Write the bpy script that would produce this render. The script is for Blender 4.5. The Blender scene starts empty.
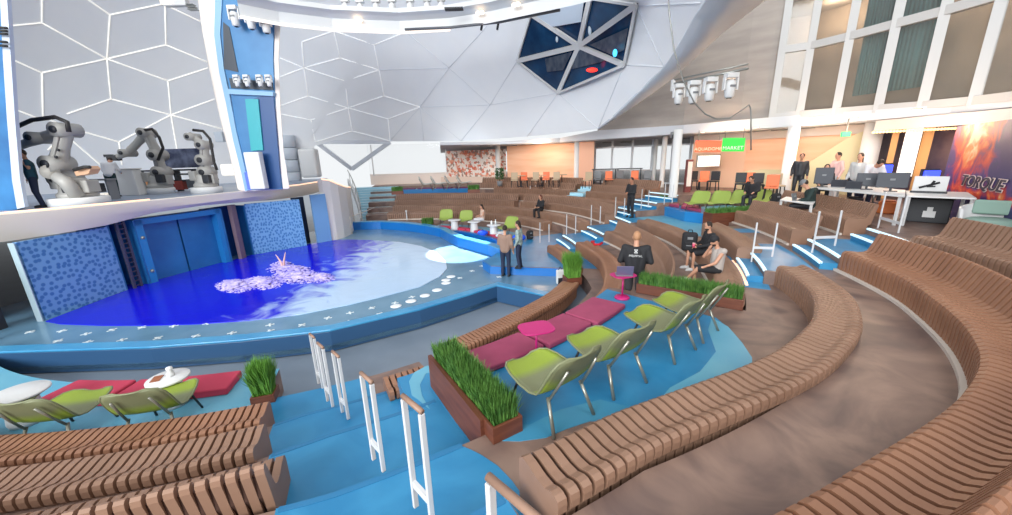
import bpy, bmesh, math, random
import numpy as np
from mathutils import Vector, Matrix
random.seed(4)
sc = bpy.context.scene
C = bpy.data.collections.new('place'); sc.collection.children.link(C)
PI = math.pi
def rad(a): return a*PI/180

# ---------------------------------------------------------------- camera
F_PX = 370.0; CAMZ = 4.0; CX, CY = 506.0, 257.5
_d = np.array([545.7-CX, 1640.5-CY, F_PX]); _d /= np.linalg.norm(_d)
_f = np.array([0, 0, 1.]); _f = _f-_d*(_f@_d); _f /= np.linalg.norm(_f)
_r = np.cross(_d, _f)
if _r[0] < 0: _r = -_r
RW = np.array([_r, _f, -_d])
def ray(px, py): return RW@np.array([px-CX, py-CY, F_PX])
def at(px, py, z=0.0):
    r = ray(px, py); t = (z-CAMZ)/r[2]; return Vector((r[0]*t, r[1]*t, z))
def aty(px, py, y):
    r = ray(px, py); t = y/r[1]; return Vector((r[0]*t, y, CAMZ+r[2]*t))
def pol(r, th, z=0.0): return Vector((-6.7+r*math.cos(rad(th)), 14+r*math.sin(rad(th)), z))
cam = bpy.data.cameras.new('camera'); cam.lens = F_PX/1012*36; cam.sensor_width = 36; cam.clip_start = .05; cam.clip_end = 500
camo = bpy.data.objects.new('camera', cam); sc.collection.objects.link(camo)
M = Matrix.Identity(4)
for i in range(3):
    M[i][0] = RW[i][0]; M[i][1] = -RW[i][1]; M[i][2] = -RW[i][2]
M[2][3] = CAMZ
camo.matrix_world = M; sc.camera = camo
# ---------------------------------------------------------------- light
w = bpy.data.worlds.new('World'); sc.world = w; w.use_nodes = True
bg = w.node_tree.nodes['Background']; bg.inputs[0].default_value = (.95, .98, 1.0, 1); bg.inputs[1].default_value = .95
def lamp(name, kind, loc, target, energy, color=(1, 1, 1), size=1, size_y=None, spot=None, blend=.5):
    l = bpy.data.lights.new(name, kind); l.energy = energy; l.color = color
    if kind == 'AREA':
        l.size = size
        if size_y: l.shape = 'RECTANGLE'; l.size_y = size_y
    if kind == 'SPOT': l.spot_size = rad(spot); l.spot_blend = blend; l.shadow_soft_size = size
    if kind == 'POINT': l.shadow_soft_size = size
    o = bpy.data.objects.new(name, l); sc.collection.objects.link(o); o.location = loc
    if target is not None: o.rotation_euler = (Vector(target)-Vector(loc)).to_track_quat('-Z', 'Y').to_euler()
    return o
sun = bpy.data.lights.new('sun', 'SUN'); sun.energy = .5; sun.angle = rad(14); sun.color = (1, .95, .88)
so = bpy.data.objects.new('sun', sun); sc.collection.objects.link(so)
so.rotation_euler = Vector((-.38, .25, -1)).to_track_quat('-Z', 'Y').to_euler()
lamp('added_pool_spot', 'SPOT', (-2.5, 21, 10.5), at(461, 252.5, 0), 36000, (1, .98, .95), .1, spot=15, blend=.15)  # spot added to make the bright patch on the wet deck
lamp('pool_blue_spot', 'SPOT', (-9, 15, 9.5), (-8.0, 13.8, 0), 900, (.16, .12, 1), .4, spot=38, blend=.8)
lamp('dome_fill', 'AREA', (-16, -24, 15), (2, 24, 7), 20000, (.97, 1, 1), 26, 16)  # fill lamp added behind the camera to brighten the dome
sc.view_settings.view_transform = 'Standard'; sc.view_settings.look = 'None'
sc.view_settings.gamma = 1; sc.view_settings.use_curve_mapping = False
sc.view_settings.exposure = 0.0

# ---------------------------------------------------------------- materials
def s2l(c): return tuple((x/255/12.92 if x/255 <= .04045 else ((x/255+.055)/1.055)**2.4) for x in c)
MATS = {}
def mat(name, rgb, rough=.6, metal=0, noise=None, nscale=3.0, bump=0, emit=None, es=1, spec=None, coat=0, trans=0, alpha=None, dist=0, stretch=None, nmix=.5):
    """rgb in sRGB 0..255; noise = a second colour mixed by a noise texture"""
    if name in MATS: return MATS[name]
    m = bpy.data.materials.new(name); m.use_nodes = True; nt = m.node_tree; b = nt.nodes['Principled BSDF']
    b.inputs['Base Color'].default_value = (*s2l(rgb), 1); b.inputs['Roughness'].default_value = rough; b.inputs['Metallic'].default_value = metal
    if spec is not None: b.inputs['Specular IOR Level'].default_value = spec
    if coat: b.inputs['Coat Weight'].default_value = coat
    if trans: b.inputs['Transmission Weight'].default_value = trans
    if alpha is not None: b.inputs['Alpha'].default_value = alpha
    if emit: b.inputs['Emission Color'].default_value = (*s2l(emit), 1); b.inputs['Emission Strength'].default_value = es
    if noise or bump:
        tc = nt.nodes.new('ShaderNodeTexCoord'); mp = nt.nodes.new('ShaderNodeMapping'); nt.links.new(tc.outputs['Object'], mp.inputs[0])
        if stretch: mp.inputs['Scale'].default_value = stretch
        n = nt.nodes.new('ShaderNodeTexNoise'); n.inputs['Scale'].default_value = nscale; n.inputs['Detail'].default_value = 5; n.inputs['Distortion'].default_value = dist
        nt.links.new(mp.outputs[0], n.inputs['Vector'])
        if noise:
            cr = nt.nodes.new('ShaderNodeValToRGB'); cr.color_ramp.elements[0].position = nmix-.18; cr.color_ramp.elements[1].position = nmix+.18
            cr.color_ramp.elements[0].color = (*s2l(rgb), 1); cr.color_ramp.elements[1].color = (*s2l(noise), 1)
            nt.links.new(n.outputs[0], cr.inputs[0]); nt.links.new(cr.outputs[0], b.inputs['Base Color'])
        if bump:
            bp = nt.nodes.new('ShaderNodeBump'); bp.inputs['Strength'].default_value = bump; bp.inputs['Distance'].default_value = .03
            nt.links.new(n.outputs[0], bp.inputs['Height']); nt.links.new(bp.outputs[0], b.inputs['Normal'])
    MATS[name] = m; return m
slat_m = mat('slat wood', (150, 116, 96), .5, noise=(136, 104, 85), nscale=1.5)
slat_warm = mat('slat wood warm', (156, 112, 86), .5, noise=(141, 99, 76), nscale=1.5)
core_m = mat('bench core', (72, 46, 36), .8)
floor_m = mat('swirl floor', (98, 79, 75), .42, noise=(146, 120, 107), nscale=1.1, dist=1.6)
riser_m = mat('riser', (150, 122, 104), .6)
blue_m = mat('blue floor', (34, 118, 166), .38, noise=(52, 136, 182), nscale=1.3, dist=1)
pale_m = mat('pale blue floor', (104, 168, 192), .4, noise=(88, 158, 188), nscale=1.5)
walk_m = mat('grey walkway', (112, 124, 138), .35, noise=(124, 136, 150), nscale=1.0)
pdeck_m = mat('pool deck', (92, 130, 156), .22, noise=(106, 144, 170), nscale=1.2)
rim_m = mat('rim blue', (52, 134, 184), .28, noise=(72, 150, 194), nscale=2)
rimside_m = mat('rim side', (46, 82, 120), .35)
deepblue_m = mat('deep blue', (20, 110, 190), .3)
white_m = mat('white paint', (216, 216, 216), .45)
offw_m = mat('off white shell', (226, 222, 216), .5)
led_m = mat('led strip', (255, 240, 225), .5, emit=(255, 240, 225), es=1.1)
ledc_m = mat('led cool', (206, 230, 240), .5, emit=(206, 236, 248), es=.75)
ledo_m = mat('led warm', (255, 205, 170), .5, emit=(255, 205, 170), es=1.2)
kerb_m = mat('kerb', (214, 204, 194), .5)
steel_m = mat('steel', (150, 152, 148), .32, .7)
rod_m = mat('rail white', (206, 206, 208), .35)
railtop_m = mat('rail top', (150, 118, 100), .5)
lime_m = mat('lime', (146, 166, 78), .55)
weave_m = mat('weave', (160, 164, 128), .6)
pink_m = mat('cushion mauve', (160, 66, 98), .75, noise=(148, 58, 90), nscale=4)
red_m = mat('cushion pink', (190, 56, 84), .75)
mag_m = mat('magenta', (184, 28, 108), .4)
wood_m = mat('planter wood', (116, 66, 46), .5, noise=(94, 50, 36), nscale=2.5, stretch=(1, 1, 7))
soil_m = mat('soil', (60, 44, 34), .9)
grass_m = mat('grass', (52, 98, 38), .6, noise=(98, 142, 62), nscale=9)
grass2_m = mat('grass light', (108, 158, 60), .6, noise=(80, 132, 46), nscale=9)
black_m = mat('black cloth', (34, 34, 38), .8)
dark_m = mat('dark', (40, 42, 48), .5)
mid_m = mat('mid grey', (120, 122, 126), .5)
robot_m = mat('robot grey', (168, 166, 162), .5, .1)
hose_m = mat('hose', (38, 36, 36), .6)
skin_m = mat('skin', (196, 146, 120), .55)
skin2_m = mat('skin tan', (168, 116, 90), .55)
hair_m = mat('hair dark', (44, 32, 26), .7)
hairb_m = mat('hair blond', (176, 130, 96), .7)

# ---------------------------------------------------------------- mesh helpers
class MB:
    def __init__(s, M=None): s.v = []; s.f = []; s.M = M or Matrix.Identity(4); s.sm = []
    def add(s, vs, fs, smooth=False):
        o = len(s.v); s.v += [tuple(s.M@Vector(p)) for p in vs]; s.f += [tuple(i+o for i in f) for f in fs]; s.sm += [smooth]*len(fs); return s
    def box(s, c, d, rz=0, R=None):
        R = R or Matrix.Rotation(rz, 3, 'Z'); vs = []
        for x in (-.5, .5):
            for y in (-.5, .5):
                for z in (-.5, .5): vs.append(Vector(c)+R@Vector((x*d[0], y*d[1], z*d[2])))
        return s.add(vs, [(0, 1, 3, 2), (4, 6, 7, 5), (0, 4, 5, 1), (2, 3, 7, 6), (0, 2, 6, 4), (1, 5, 7, 3)])
    def bar(s, a, b, w, h, up=(0, 0, 1)):
        a = Vector(a); b = Vector(b); d = b-a; L = d.length; d.normalize(); u = Vector(up)
        x = d.cross(u)
        if x.length < 1e-4: x = d.cross(Vector((1, 0, 0)))
        x.normalize(); z = x.cross(d); R = Matrix((x, d, z)).transposed()
        return s.box((a+b)/2, (w, L, h), R=R)
    def tube(s, pts, r, n=8, caps=True):
        pts = [Vector(p) for p in pts]; m = len(pts); rr = r if isinstance(r, (list, tuple)) else [r]*m
        vs = []; fs = []; prev = None
        for i, p in enumerate(pts):
            t = (pts[min(i+1, m-1)]-pts[max(i-1, 0)]).normalized()
            if prev is None:
                x = t.orthogonal().normalized()
            else:
                x = prev-t*prev.dot(t)
                x = x.normalized() if x.length > 1e-5 else t.orthogonal().normalized()
            prev = x; y = t.cross(x)
            for k in range(n):
                a = 2*PI*k/n; vs.append(p+(x*math.cos(a)+y*math.sin(a))*rr[i])
        for i in range(m-1):
            for k in range(n):
                a = i*n+k; b = i*n+(k+1) % n; fs.append((a, b, b+n, a+n))
        if caps: fs.append(tuple(range(n))[::-1]); fs.append(tuple(range((m-1)*n, m*n)))
        return s.add(vs, fs, True)
    def cap(s, a, b, ra, rb=None, n=10):
        """tapered capsule"""
        rb = ra if rb is None else rb; a = Vector(a); b = Vector(b); d = (b-a)
        if d.length < 1e-5: d = Vector((0, 0, 1e-3)); b = a+d
        u = d.normalized(); pts = []; rr = []
        for k in (-1, -.8, -.4): pts.append(a+u*ra*k); rr.append(ra*math.sqrt(max(.02, 1-k*k)))
        pts.append(a); rr.append(ra); pts.append(b); rr.append(rb)
        for k in (.4, .8, 1): pts.append(b+u*rb*k); rr.append(rb*math.sqrt(max(.02, 1-k*k)))
        return s.tube(pts, rr, n)
    def ell(s, c, d, nu=14, nv=9, R=None):
        c = Vector(c); vs = []; fs = []; R = R or Matrix.Identity(3)
        for j in range(nv+1):
            ph = PI*j/nv
            for i in range(nu):
                a = 2*PI*i/nu; vs.append(c+R@Vector((d[0]*math.sin(ph)*math.cos(a), d[1]*math.sin(ph)*math.sin(a), d[2]*math.cos(ph))))
        for j in range(nv):
            for i in range(nu):
                a = j*nu+i; b = j*nu+(i+1) % nu; fs.append((a, a+nu, b+nu, b))
        return s.add(vs, fs, True)
    def lathe(s, prof, n=24, c=(0, 0, 0)):
        vs = []; fs = []; c = Vector(c)
        for r, z in prof:
            for k in range(n): a = 2*PI*k/n; vs.append(c+Vector((r*math.cos(a), r*math.sin(a), z)))
        m = len(prof)
        for i in range(m-1):
            for k in range(n):
                a = i*n+k; b = i*n+(k+1) % n; fs.append((a, b, b+n, a+n))
        fs.append(tuple(range(n))[::-1]); fs.append(tuple(range((m-1)*n, m*n)))
        return s.add(vs, fs, True)
    def prism(s, poly, z0, z1):
        n = len(poly); vs = [(p[0], p[1], z0) for p in poly]+[(p[0], p[1], z1) for p in poly]
        fs = [tuple(range(n))[::-1], tuple(range(n, 2*n))]+[(i, (i+1) % n, (i+1) % n+n, i+n) for i in range(n)]
        return s.add(vs, fs)
    def slab(s, pts, off):
        """closed outline of 3-D points thickened by the vector off"""
        n = len(pts); off = Vector(off); vs = [Vector(p) for p in pts]+[Vector(p)+off for p in pts]
        fs = [tuple(range(n))[::-1], tuple(range(n, 2*n))]+[(i, (i+1) % n, (i+1) % n+n, i+n) for i in range(n)]
        return s.add(vs, fs)
    def build(s, name, m, parent=None, label=None, bevel=0, remesh=0, seg=2, solid=0):
        me = bpy.data.meshes.new(name); me.from_pydata(s.v, [], s.f); me.validate(); me.update()
        bm = bmesh.new(); bm.from_mesh(me); bmesh.ops.recalc_face_normals(bm, faces=bm.faces); bm.to_mesh(me); bm.free()
        sm = s.sm if len(s.sm) == len(me.polygons) else [False]*len(me.polygons)
        me.polygons.foreach_set('use_smooth', sm)
        me.materials.append(m); o = bpy.data.objects.new(name, me); C.objects.link(o)
        if parent is not None: o.parent = parent
        if label: o['label'] = label
        if solid: q = o.modifiers.new('solid', 'SOLIDIFY'); q.thickness = solid; q.offset = 0
        if bevel: q = o.modifiers.new('bevel', 'BEVEL'); q.width = bevel; q.segments = seg; q.limit_method = 'ANGLE'
        if remesh:
            q = o.modifiers.new('remesh', 'REMESH'); q.mode = 'VOXEL'; q.voxel_size = remesh; q.use_smooth_shade = True
            q = o.modifiers.new('smooth', 'SMOOTH'); q.factor = .6; q.iterations = 3
        return o
def thing(name, label, cat, loc=(0, 0, 0), rz=0, group=None):
    o = bpy.data.objects.new(name, None); C.objects.link(o); o.empty_display_size = .1; o.location = loc; o.rotation_euler = (0, 0, rz)
    o['label'] = label; o['category'] = cat
    if group: o['group'] = group
    return o
def tag(o, label, cat, group=None, kind=None):
    o['label'] = label; o['category'] = cat
    if group: o['group'] = group
    if kind: o['kind'] = kind
    return o
def struct(o, label=None):
    o['kind'] = 'structure'
    if label: o['label'] = label
    return o
def dup(root, loc, rz, label, group=None):
    def cp(o, par):
        c = o.copy(); C.objects.link(c); c.parent = par
        for ch in o.children: cp(ch, c)
        return c
    r = cp(root, None); r.location = loc; r.rotation_euler = (0, 0, rz); r['label'] = label
    if group: r['group'] = group
    return r
def text_mesh(name, txt, size, m, Mx, parent, depth=.006, bold=0, align='CENTER', shear=0):
    cu = bpy.data.curves.new(name, 'FONT'); cu.body = txt; cu.size = size; cu.align_x = align; cu.align_y = 'CENTER'; cu.extrude = depth; cu.offset = bold; cu.shear = shear
    t = bpy.data.objects.new(name, cu); sc.collection.objects.link(t)
    dg = bpy.context.evaluated_depsgraph_get(); dg.update()
    me = bpy.data.meshes.new_from_object(t.evaluated_get(dg)); bpy.data.objects.remove(t)
    me.materials.clear(); me.materials.append(m); o = bpy.data.objects.new(name, me); C.objects.link(o); o.parent = parent; o.matrix_local = Mx; return o
def interp(tab, th):
    xs = [a for a, b in tab]; ys = [b for a, b in tab]; return float(np.interp(th, xs, ys))
def smoothtab(tab):
    """monotone table resampled with a cosine blend so benches curve smoothly"""
    xs = np.array([a for a, b in tab], float); ys = np.array([b for a, b in tab], float)
    X = np.arange(xs[0], xs[-1]+.01, .5); Y = np.interp(X, xs, ys)
    for _ in range(10):
        Y2 = Y.copy(); Y2[1:-1] = (Y[:-2]+2*Y[1:-1]+Y[2:])/4; Y = Y2
    return list(zip(X, Y))

# ---------------------------------------------------------------- terraces (0.3 m steps, concentric on the pool)
K = {
 1: [(-130, 8.15), (-73, 8.15), (-72.9, 9.15), (-57, 9.15), (-56.9, 9.85), (-23, 9.95), (-12, 9.3), (-11.9, 6.3), (-6, 5.9), (10, 6.6), (20, 7.1), (70, 7.1), (72, 9.6), (110, 9.7)],
 2: [(-130, 10.4), (-73, 10.42), (-68, 10.25), (-59.25, 10.25), (-59.2, 10.95), (-36, 10.95), (-35.9, 11.0), (-30, 11.0), (-23, 10.85), (-13, 10.6), (-4, 10.2), (1, 9.95), (2, 9.55), (14, 9.55), (25, 10.5), (50, 10.8), (110, 10.8)],
 3: [(-130, 11.35), (-71, 11.38), (-66, 11.26), (-59.25, 11.26), (-59.2, 10.95), (-36, 10.95), (-35.9, 12.0), (-26, 12.0), (-18, 11.9), (-5, 11.6), (4, 11.3), (4.1, 10.75), (14, 10.75), (20, 11.5), (50, 11.9), (110, 11.9)],
 4: [(-130, 12.4), (-70, 12.4), (-66, 12.5), (-59.25, 12.5), (-59.2, 10.95), (-35.2, 10.95), (-35.1, 13.5), (-27, 13.45), (-17, 13.32), (-3, 13.15), (7, 12.95), (8, 12.2), (17, 12.4), (20, 12.9), (110, 13.0)],
 5: [(-130, 13.5), (-65, 13.5), (-60.5, 13.5), (-60.4, 13.85), (-56, 13.91), (-50, 14.25), (-40, 14.85), (-35, 14.9), (-28, 14.55), (-27.4, 13.85), (-20.6, 13.85), (-20.5, 14.1), (-5, 14.2), (-4.9, 14.95), (13, 14.95), (13.1, 13.1), (21, 13.1), (21.1, 14.0), (110, 14.1)],
 6: [(-130, 14.6), (-64, 14.7), (-57, 15.3), (-52, 15.58), (-47, 15.97), (-43, 16.2), (-39, 16.25), (-32, 16.12), (-26, 15.75), (-25.4, 15.2), (-18.4, 15.2), (-18.3, 15.6), (-1.6, 15.6), (-1.5, 18.2), (13, 18.2), (13.1, 14.2), (21, 14.2), (21.1, 15.1), (110, 15.2)],
 7: [(-130, 15.2), (-70, 15.2), (-60, 16.4), (-47, 17.2), (-31, 17.4), (-24.6, 17.05), (-24.5, 16.4), (-18, 16.4), (-17.9, 16.8), (-1.6, 16.8), (-1.5, 18.6), (13, 18.6), (13.1, 15.3), (21, 15.3), (21.1, 16.2), (110, 16.3)],
}
def sector(mb, z0, z1, th0, th1, rin, rout, step=1.0):
    ths = [th0]; t = th0
    brk = sorted({a for a, b in rin if th0 < a < th1}) if isinstance(rin, list) else []
    allt = sorted(set([th0, th1]+brk+[th0+step*i for i in range(1, int((th1-th0)/step)+1) if th0+step*i < th1]))
    fi = (lambda a: interp(rin, a)) if isinstance(rin, list) else (rin if callable(rin) else (lambda a: rin))
    fo = (lambda a: interp(rout, a)) if isinstance(rout, list) else (rout if callable(rout) else (lambda a: rout))
    n = len(allt); vs = []
    for a in allt: vs += [pol(fi(a), a, z0), pol(fi(a), a, z1), pol(fo(a), a, z1), pol(fo(a), a, z0)]
    fs = [(0, 1, 2, 3), (4*n-4, 4*n-1, 4*n-2, 4*n-3)]
    for i in range(n-1):
        a = 4*i; b = a+4
        fs += [(a, b, b+1, a+1), (a+1, b+1, b+2, a+2), (a+2, b+2, b+3, a+3), (a+3, b+3, b, a)]
    mb.add(vs, fs); return mb
mb = MB(); mb.box((0, 10, -.32), (110, 110, .3)); struct(mb.build('floor', walk_m), 'grey blue floor around the pool')
for k in range(1, 8):
    z = .3*k; mb = sector(MB(), -.18, z, -130, 103.5 if k > 1 else 103.5, K[k], 44.0)
    struct(mb.build('floor', floor_m), 'brown swirled floor of seating tier')
# blue painted floors
def paint(k, th0, th1, rin, rout, m=blue_m, lift=.005):
    z = .3*k; mb = sector(MB(), z, z+lift, th0, th1, rin, rout); struct(mb.build('floor', m), 'blue painted floor')
def K_(k, d=0.0): return lambda a: interp(K[k], a)-d
def aisle(k, t0, t1, m=blue_m): paint(k, t0, t1, K_(k, .012), lambda a: max(interp(K[k], a), interp(K[min(k+1, 7)], a))+.01 if k < 7 else interp(K[7], a)+1.5, m)
paint(1, -130, -72.9, K_(1, .01), 9.9, pale_m)
for k, a, b in ((1, -72.8, -63), (2, -70.3, -60.6), (3, -69.2, -59.5), (4, -67.8, -62.5), (5, -67, -60.5)): aisle(k, a, b)
bp4 = [pol(12.47, a, 1.2) for a in (-62.6, -62, -61.5, -61, -60.6)]+[at(x, y, 1.2) for x, y in [(461, 446), (470, 449.5), (481, 455), (497.6, 466), (512, 481), (522, 495), (526, 502)]]+[pol(13.7, -60), pol(13.7, -62.6)]
struct(MB().prism([(p.x, p.y) for p in bp4], 1.2, 1.2052).build('floor', blue_m), 'blue floor curving against the brown lounge floor')
# blue area of the lounge platform
lp = [(470, 349), (490, 438), (500, 441), (520, 440.5), (545, 437), (566, 428), (590, 421), (615, 420.5), (640, 410), (690, 398), (752, 373), (752, 360), (742, 344), (728, 328), (716, 318)]
pts = [at(x, y, 1.2) for x, y in lp[1:]]+[pol(10.96, a, 1.2) for a in range(-36, -60, -1)]
struct(MB().prism([(p.x, p.y) for p in pts], 1.2, 1.206).build('floor', blue_m), 'blue painted lounge floor')
struct(MB().prism([(p.x, p.y) for p in [at(x, y, 1.2) for x, y in [(498, 441), (520, 441.5), (546, 438), (567, 429), (590, 421.5), (616, 421), (640, 410), (600, 400), (560, 410), (530, 425), (505, 425)]]], 1.2, 1.208).build('floor', mat('mid blue floor', (72, 146, 178), .4, noise=(60, 138, 178), nscale=1.5)), 'paler blue edge of lounge floor')
struct(MB().prism([(p.x, p.y) for p in [at(x, y, 1.2) for x, y in [(660, 400), (752, 373.2), (752, 358), (742, 343), (728, 327), (712, 318), (708, 330), (716, 352), (700, 372), (670, 388)]]], 1.2, 1.208).build('floor', pale_m), 'paler blue patch of lounge floor')
# rounded pale path beside the long planter, on the third step
pp_ = [at(x, y, .9) for x, y in [(470, 440), (445, 425), (425, 408), (412, 396), (409, 382), (414, 373), (425, 367), (440, 363)]]+[pol(11.0, -58.5), pol(12.45, -58.8)]
struct(MB().prism([(p.x, p.y) for p in pp_], .05, .9025).build('floor', blue_m), 'blue step beside long grass planter')
pq = [at(x, y, .9) for x, y in [(430, 410), (418, 400), (412, 396), (409, 382), (414, 373), (425, 367), (440, 363), (440, 370), (426, 374), (420, 385), (422, 396)]]
struct(MB().prism([(p.x, p.y) for p in pq], .9, .9085).build('floor', pale_m), 'pale blue edge of the step')
# mid stairs and upper blue platforms
for k in range(1, 7): aisle(k, {1: -11.5, 2: 1, 3: 4, 4: 7, 5: 13.2, 6: 13.2}[k], {1: 24, 2: 15, 3: 15, 4: 20.9, 5: 20.9, 6: 20.9}[k])
paint(1, 24, 70, K_(1, .01), 8.6, pale_m)
paint(4, -6, 13, 13.1, 15.0, pale_m, .007); paint(5, -1.4, 13, 14.96, 18.1, pale_m, .006); paint(5, -9.5, -7, 14.3, 15.2, blue_m); paint(5, 72, 96, 14.2, 15.0, pale_m)
for k, a, b in ((4, -29, -17.5), (5, -28, -16), (6, -25.2, -18)): paint(k, a, b, K_(k, .012) if k > 4 else 12.9, (13.95 if k == 4 else (14.8 if k == 5 else 16.5)))
# half treads with glowing nosings
def steps(k, t0, t1, led=ledc_m):
    z = .3*k; r = lambda a: interp(K[k], a)
    struct(sector(MB(), z-.3, z-.15, t0, t1, lambda a: r(a)-.3, lambda a: r(a)+.01).build('stair_step', blue_m), 'blue half step')
    for q, zz in ((0, z), (.3, z-.15)):
        struct(sector(MB(), zz-.03, zz+.012, t0, t1, lambda a: r(a)-q-.02, lambda a: r(a)-q+.04).build('trim_1', led), 'lit white step nosing')
for k, a, b in ((2, 2.2, 13.8), (3, 4.5, 13.8), (4, 8, 16.5), (5, 13.4, 20.8), (6, 13.4, 20.8), (7, 13.4, 20.8)): steps(k, a, b)
steps(5, -27.2, -20.7); steps(6, -25.3, -18.5); steps(7, -24.4, -18.2)
struct(sector(MB(), 1.17, 1.215, -28.5, -19.5, lambda a: 13.5, lambda a: 13.56).build('trim_1', ledo_m), 'warm lit step edge')
for k, a, b in ((2, -70.2, -60.7), (3, -69.1, -59.6), (4, -67.7, -60.3), (5, -66, -60.6)):
    struct(sector(MB(), .3*k-.02, .3*k+.009, a, b, K_(k, .02), K_(k, -.04)).build('trim_1', mat('nosing blue', (38, 112, 158), .4)), 'dark blue step nosing')

# ---------------------------------------------------------------- benches
PN = [(0, .0), (0, .36), (.015, .42), (.06, .45), (.14, .45), (.28, .43), (.38, .435), (.45, .47), (.50, .475), (.54, .455), (.55, .41), (.545, .34), (.52, .302), (.5, .27), (.49, .0)]
PB = [(0, .0), (0, .36), (.015, .42), (.06, .45), (.14, .45), (.28, .43), (.38, .44), (.44, .48), (.48, .58), (.53, .72), (.56, .80), (.575, .825), (.60, .83), (.625, .81), (.63, .76), (.60, .60), (.57, .44), (.55, .302), (.49, .27), (.49, 0)]
def bench(label, tab, z, th0, th1, back=False, m=None, group=None, pitch=.097, h=1.0, kerb=None, ps=1.0):
    t = thing('slatted_bench', label, 'bench', pol(interp(tab, (th0+th1)/2), (th0+th1)/2, z), 0, group)
    T = Matrix.Translation(-t.location)
    tab = smoothtab(tab) if len(tab) > 2 else tab
    prof = [(a*ps, b) for a, b in (PB if back else PN)]; n = len(prof)
    R = lambda a: interp(tab, a)
    sl = MB(T); a = th0
    while a < th1:
        dr = pitch/ (R(a)+.25)*180/PI; wd = dr*.34
        P0 = pol(R(a), a, z); e = 1e-2; tg = (pol(R(a+.3), a+.3, z)-pol(R(a-.3), a-.3, z)).normalized()
        nr = Vector((tg.y, -tg.x, 0)); 
        if nr.dot(P0-pol(0, 0, z)) < 0: nr = -nr
        vs = []
        for s_ in (-1, 1):
            for q, hh in prof: vs.append(P0+tg*s_*pitch*.35+nr*q+Vector((0, 0, hh)))
        fs = [tuple(range(n))[::-1], tuple(range(n, 2*n))]+[(i, (i+1) % n, (i+1) % n+n, i+n) for i in range(n)]
        sl.add(vs, fs); a += dr
    sl.build('slats', m or slat_m, t)
    co = MB(T); a0, a1 = th0+.15, a-dr-.15
    ths = [a0+(a1-a0)*i/max(1, int((a1-a0)/.8)) for i in range(int((a1-a0)/.8)+1)]
    cp = [(.05*ps, 0), (.05*ps, .40), (.40*ps, .395), (.40*ps, 0)] if not back else [(.05*ps, 0), (.05*ps, .40), (.38*ps, .39), (.46*ps, .445), (.575*ps, .74), (.60*ps, .74), (.58*ps, .5), (.5*ps, .30), (.42*ps, 0)]
    m_ = len(cp); vs = []; fs = []
    for a in ths:
        for q, hh in cp: vs.append(pol(R(a)+q, a, z+hh))
    for i in range(len(ths)-1):
        for j in range(m_):
            p = i*m_+j; q = i*m_+(j+1) % m_; fs.append((p, q, q+m_, p+m_))
    fs += [tuple(range(m_)), tuple(range((len(ths)-1)*m_, len(ths)*m_))]
    co.add(vs, fs); co.build('core', core_m, t)
    if kerb:
        vs_ = MB(T); sector(vs_, z, z+.05, th0, th1, lambda a: R(a)-.05, lambda a: R(a)+.03); vs_.build('kerb_strip', kerb, t)
    return t
g_l = 'slatted benches left of the near stairs'
bench('slatted brown bench nearest the lime chairs at lower left', [(-112, 9.88), (-70.8, 9.9)], .3, -110, -70.9, group=g_l, m=slat_warm)
bench('middle slatted brown bench of the three at lower left', [(-110, 10.8), (-69, 10.88)], .6, -108, -69.75, group=g_l)
bench('slatted bench with curled backrest at the bottom left corner', [(-110, 11.70), (-67, 11.80)], .80, -106, -67.95, True, group=g_l)
B1 = [(-60, 13.30), (-59, 13.31), (-55, 13.36), (-51, 13.60), (-45, 14.06), (-39, 14.36), (-34, 14.40), (-29, 14.16), (-26, 13.9)]
bench('long backless slatted bench curving round the blue lounge platform', B1, 1.2, -59.3, -27.4, kerb=None, pitch=.115)
B2 = [(-60, 14.55), (-56, 14.79), (-52, 15.03), (-47, 15.43), (-43, 15.68), (-39, 15.72), (-32, 15.58), (-25, 15.16)]
bench('large curved slatted bench with backrest sweeping to the bottom right corner', B2, 1.5, -60, -25.4, True, m=slat_warm, pitch=.115, kerb=kerb_m)
B3 = [(-44, 16.7), (-38, 16.85), (-31, 16.82), (-27, 16.6), (-23, 16.4)]
bench('slatted bench with backrest at the right edge below the poster', B3, 1.8, -44, -23.8, True, kerb=None, pitch=.115)
bench('front slatted bench curving beside the dark sunken walkway', [(-53, 8.95), (-46, 8.9), (-38, 8.9), (-30, 9.0), (-22, 9.05)], 0, -52.0, -23.5, m=slat_warm)
bench('short slatted bench end poking out beside the pale blue step', [(-63, 10.0), (-56, 10.0)], .3, -61.8, -58.5, m=slat_warm)
bench('short bench curving behind the small square grass planter', [(-19, 9.1), (-10, 8.85), (0, 8.5), (4, 8.35)], .14, -18, 3.5, m=slat_warm, ps=.9)
bench('backless bench with a red garment lying on it', [(-37, 10.45), (-30, 10.45), (-23, 10.3), (-13, 10.05), (-4, 9.66), (1.5, 9.45)], .3, -36.5, 1.3, m=slat_warm)
bench('bench with backrest behind the standing man with laptop', [(-35, 11.5), (-26, 11.45), (-18, 11.33), (-5, 11.04), (4, 10.75)], .6, -35, 3.8, True, kerb=kerb_m)
bench('bench where two men sit beside a backpack', [(-35, 12.92), (-27, 12.88), (-17, 12.75), (-3, 12.58), (7, 12.35)], .9, -34.6, 6.8, kerb=kerb_m)
bench('backless bench behind the two seated men', [(-21, 13.53), (-8, 13.6), (-5, 13.62)], 1.2, -20.6, -5.5, kerb=None)
bench('bench with backrest between the two right railings and the upper planter', [(-19, 15.02), (-10, 15.05), (-1, 15.05)], 1.5, -16.3, -2.5, True, kerb=kerb_m)
bench('bench with backrest where laptop workers sit below the desks', [(-18, 16.2), (-8, 16.25), (4, 16.2)], 1.8, -16, -2, True, kerb=kerb_m)
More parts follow.
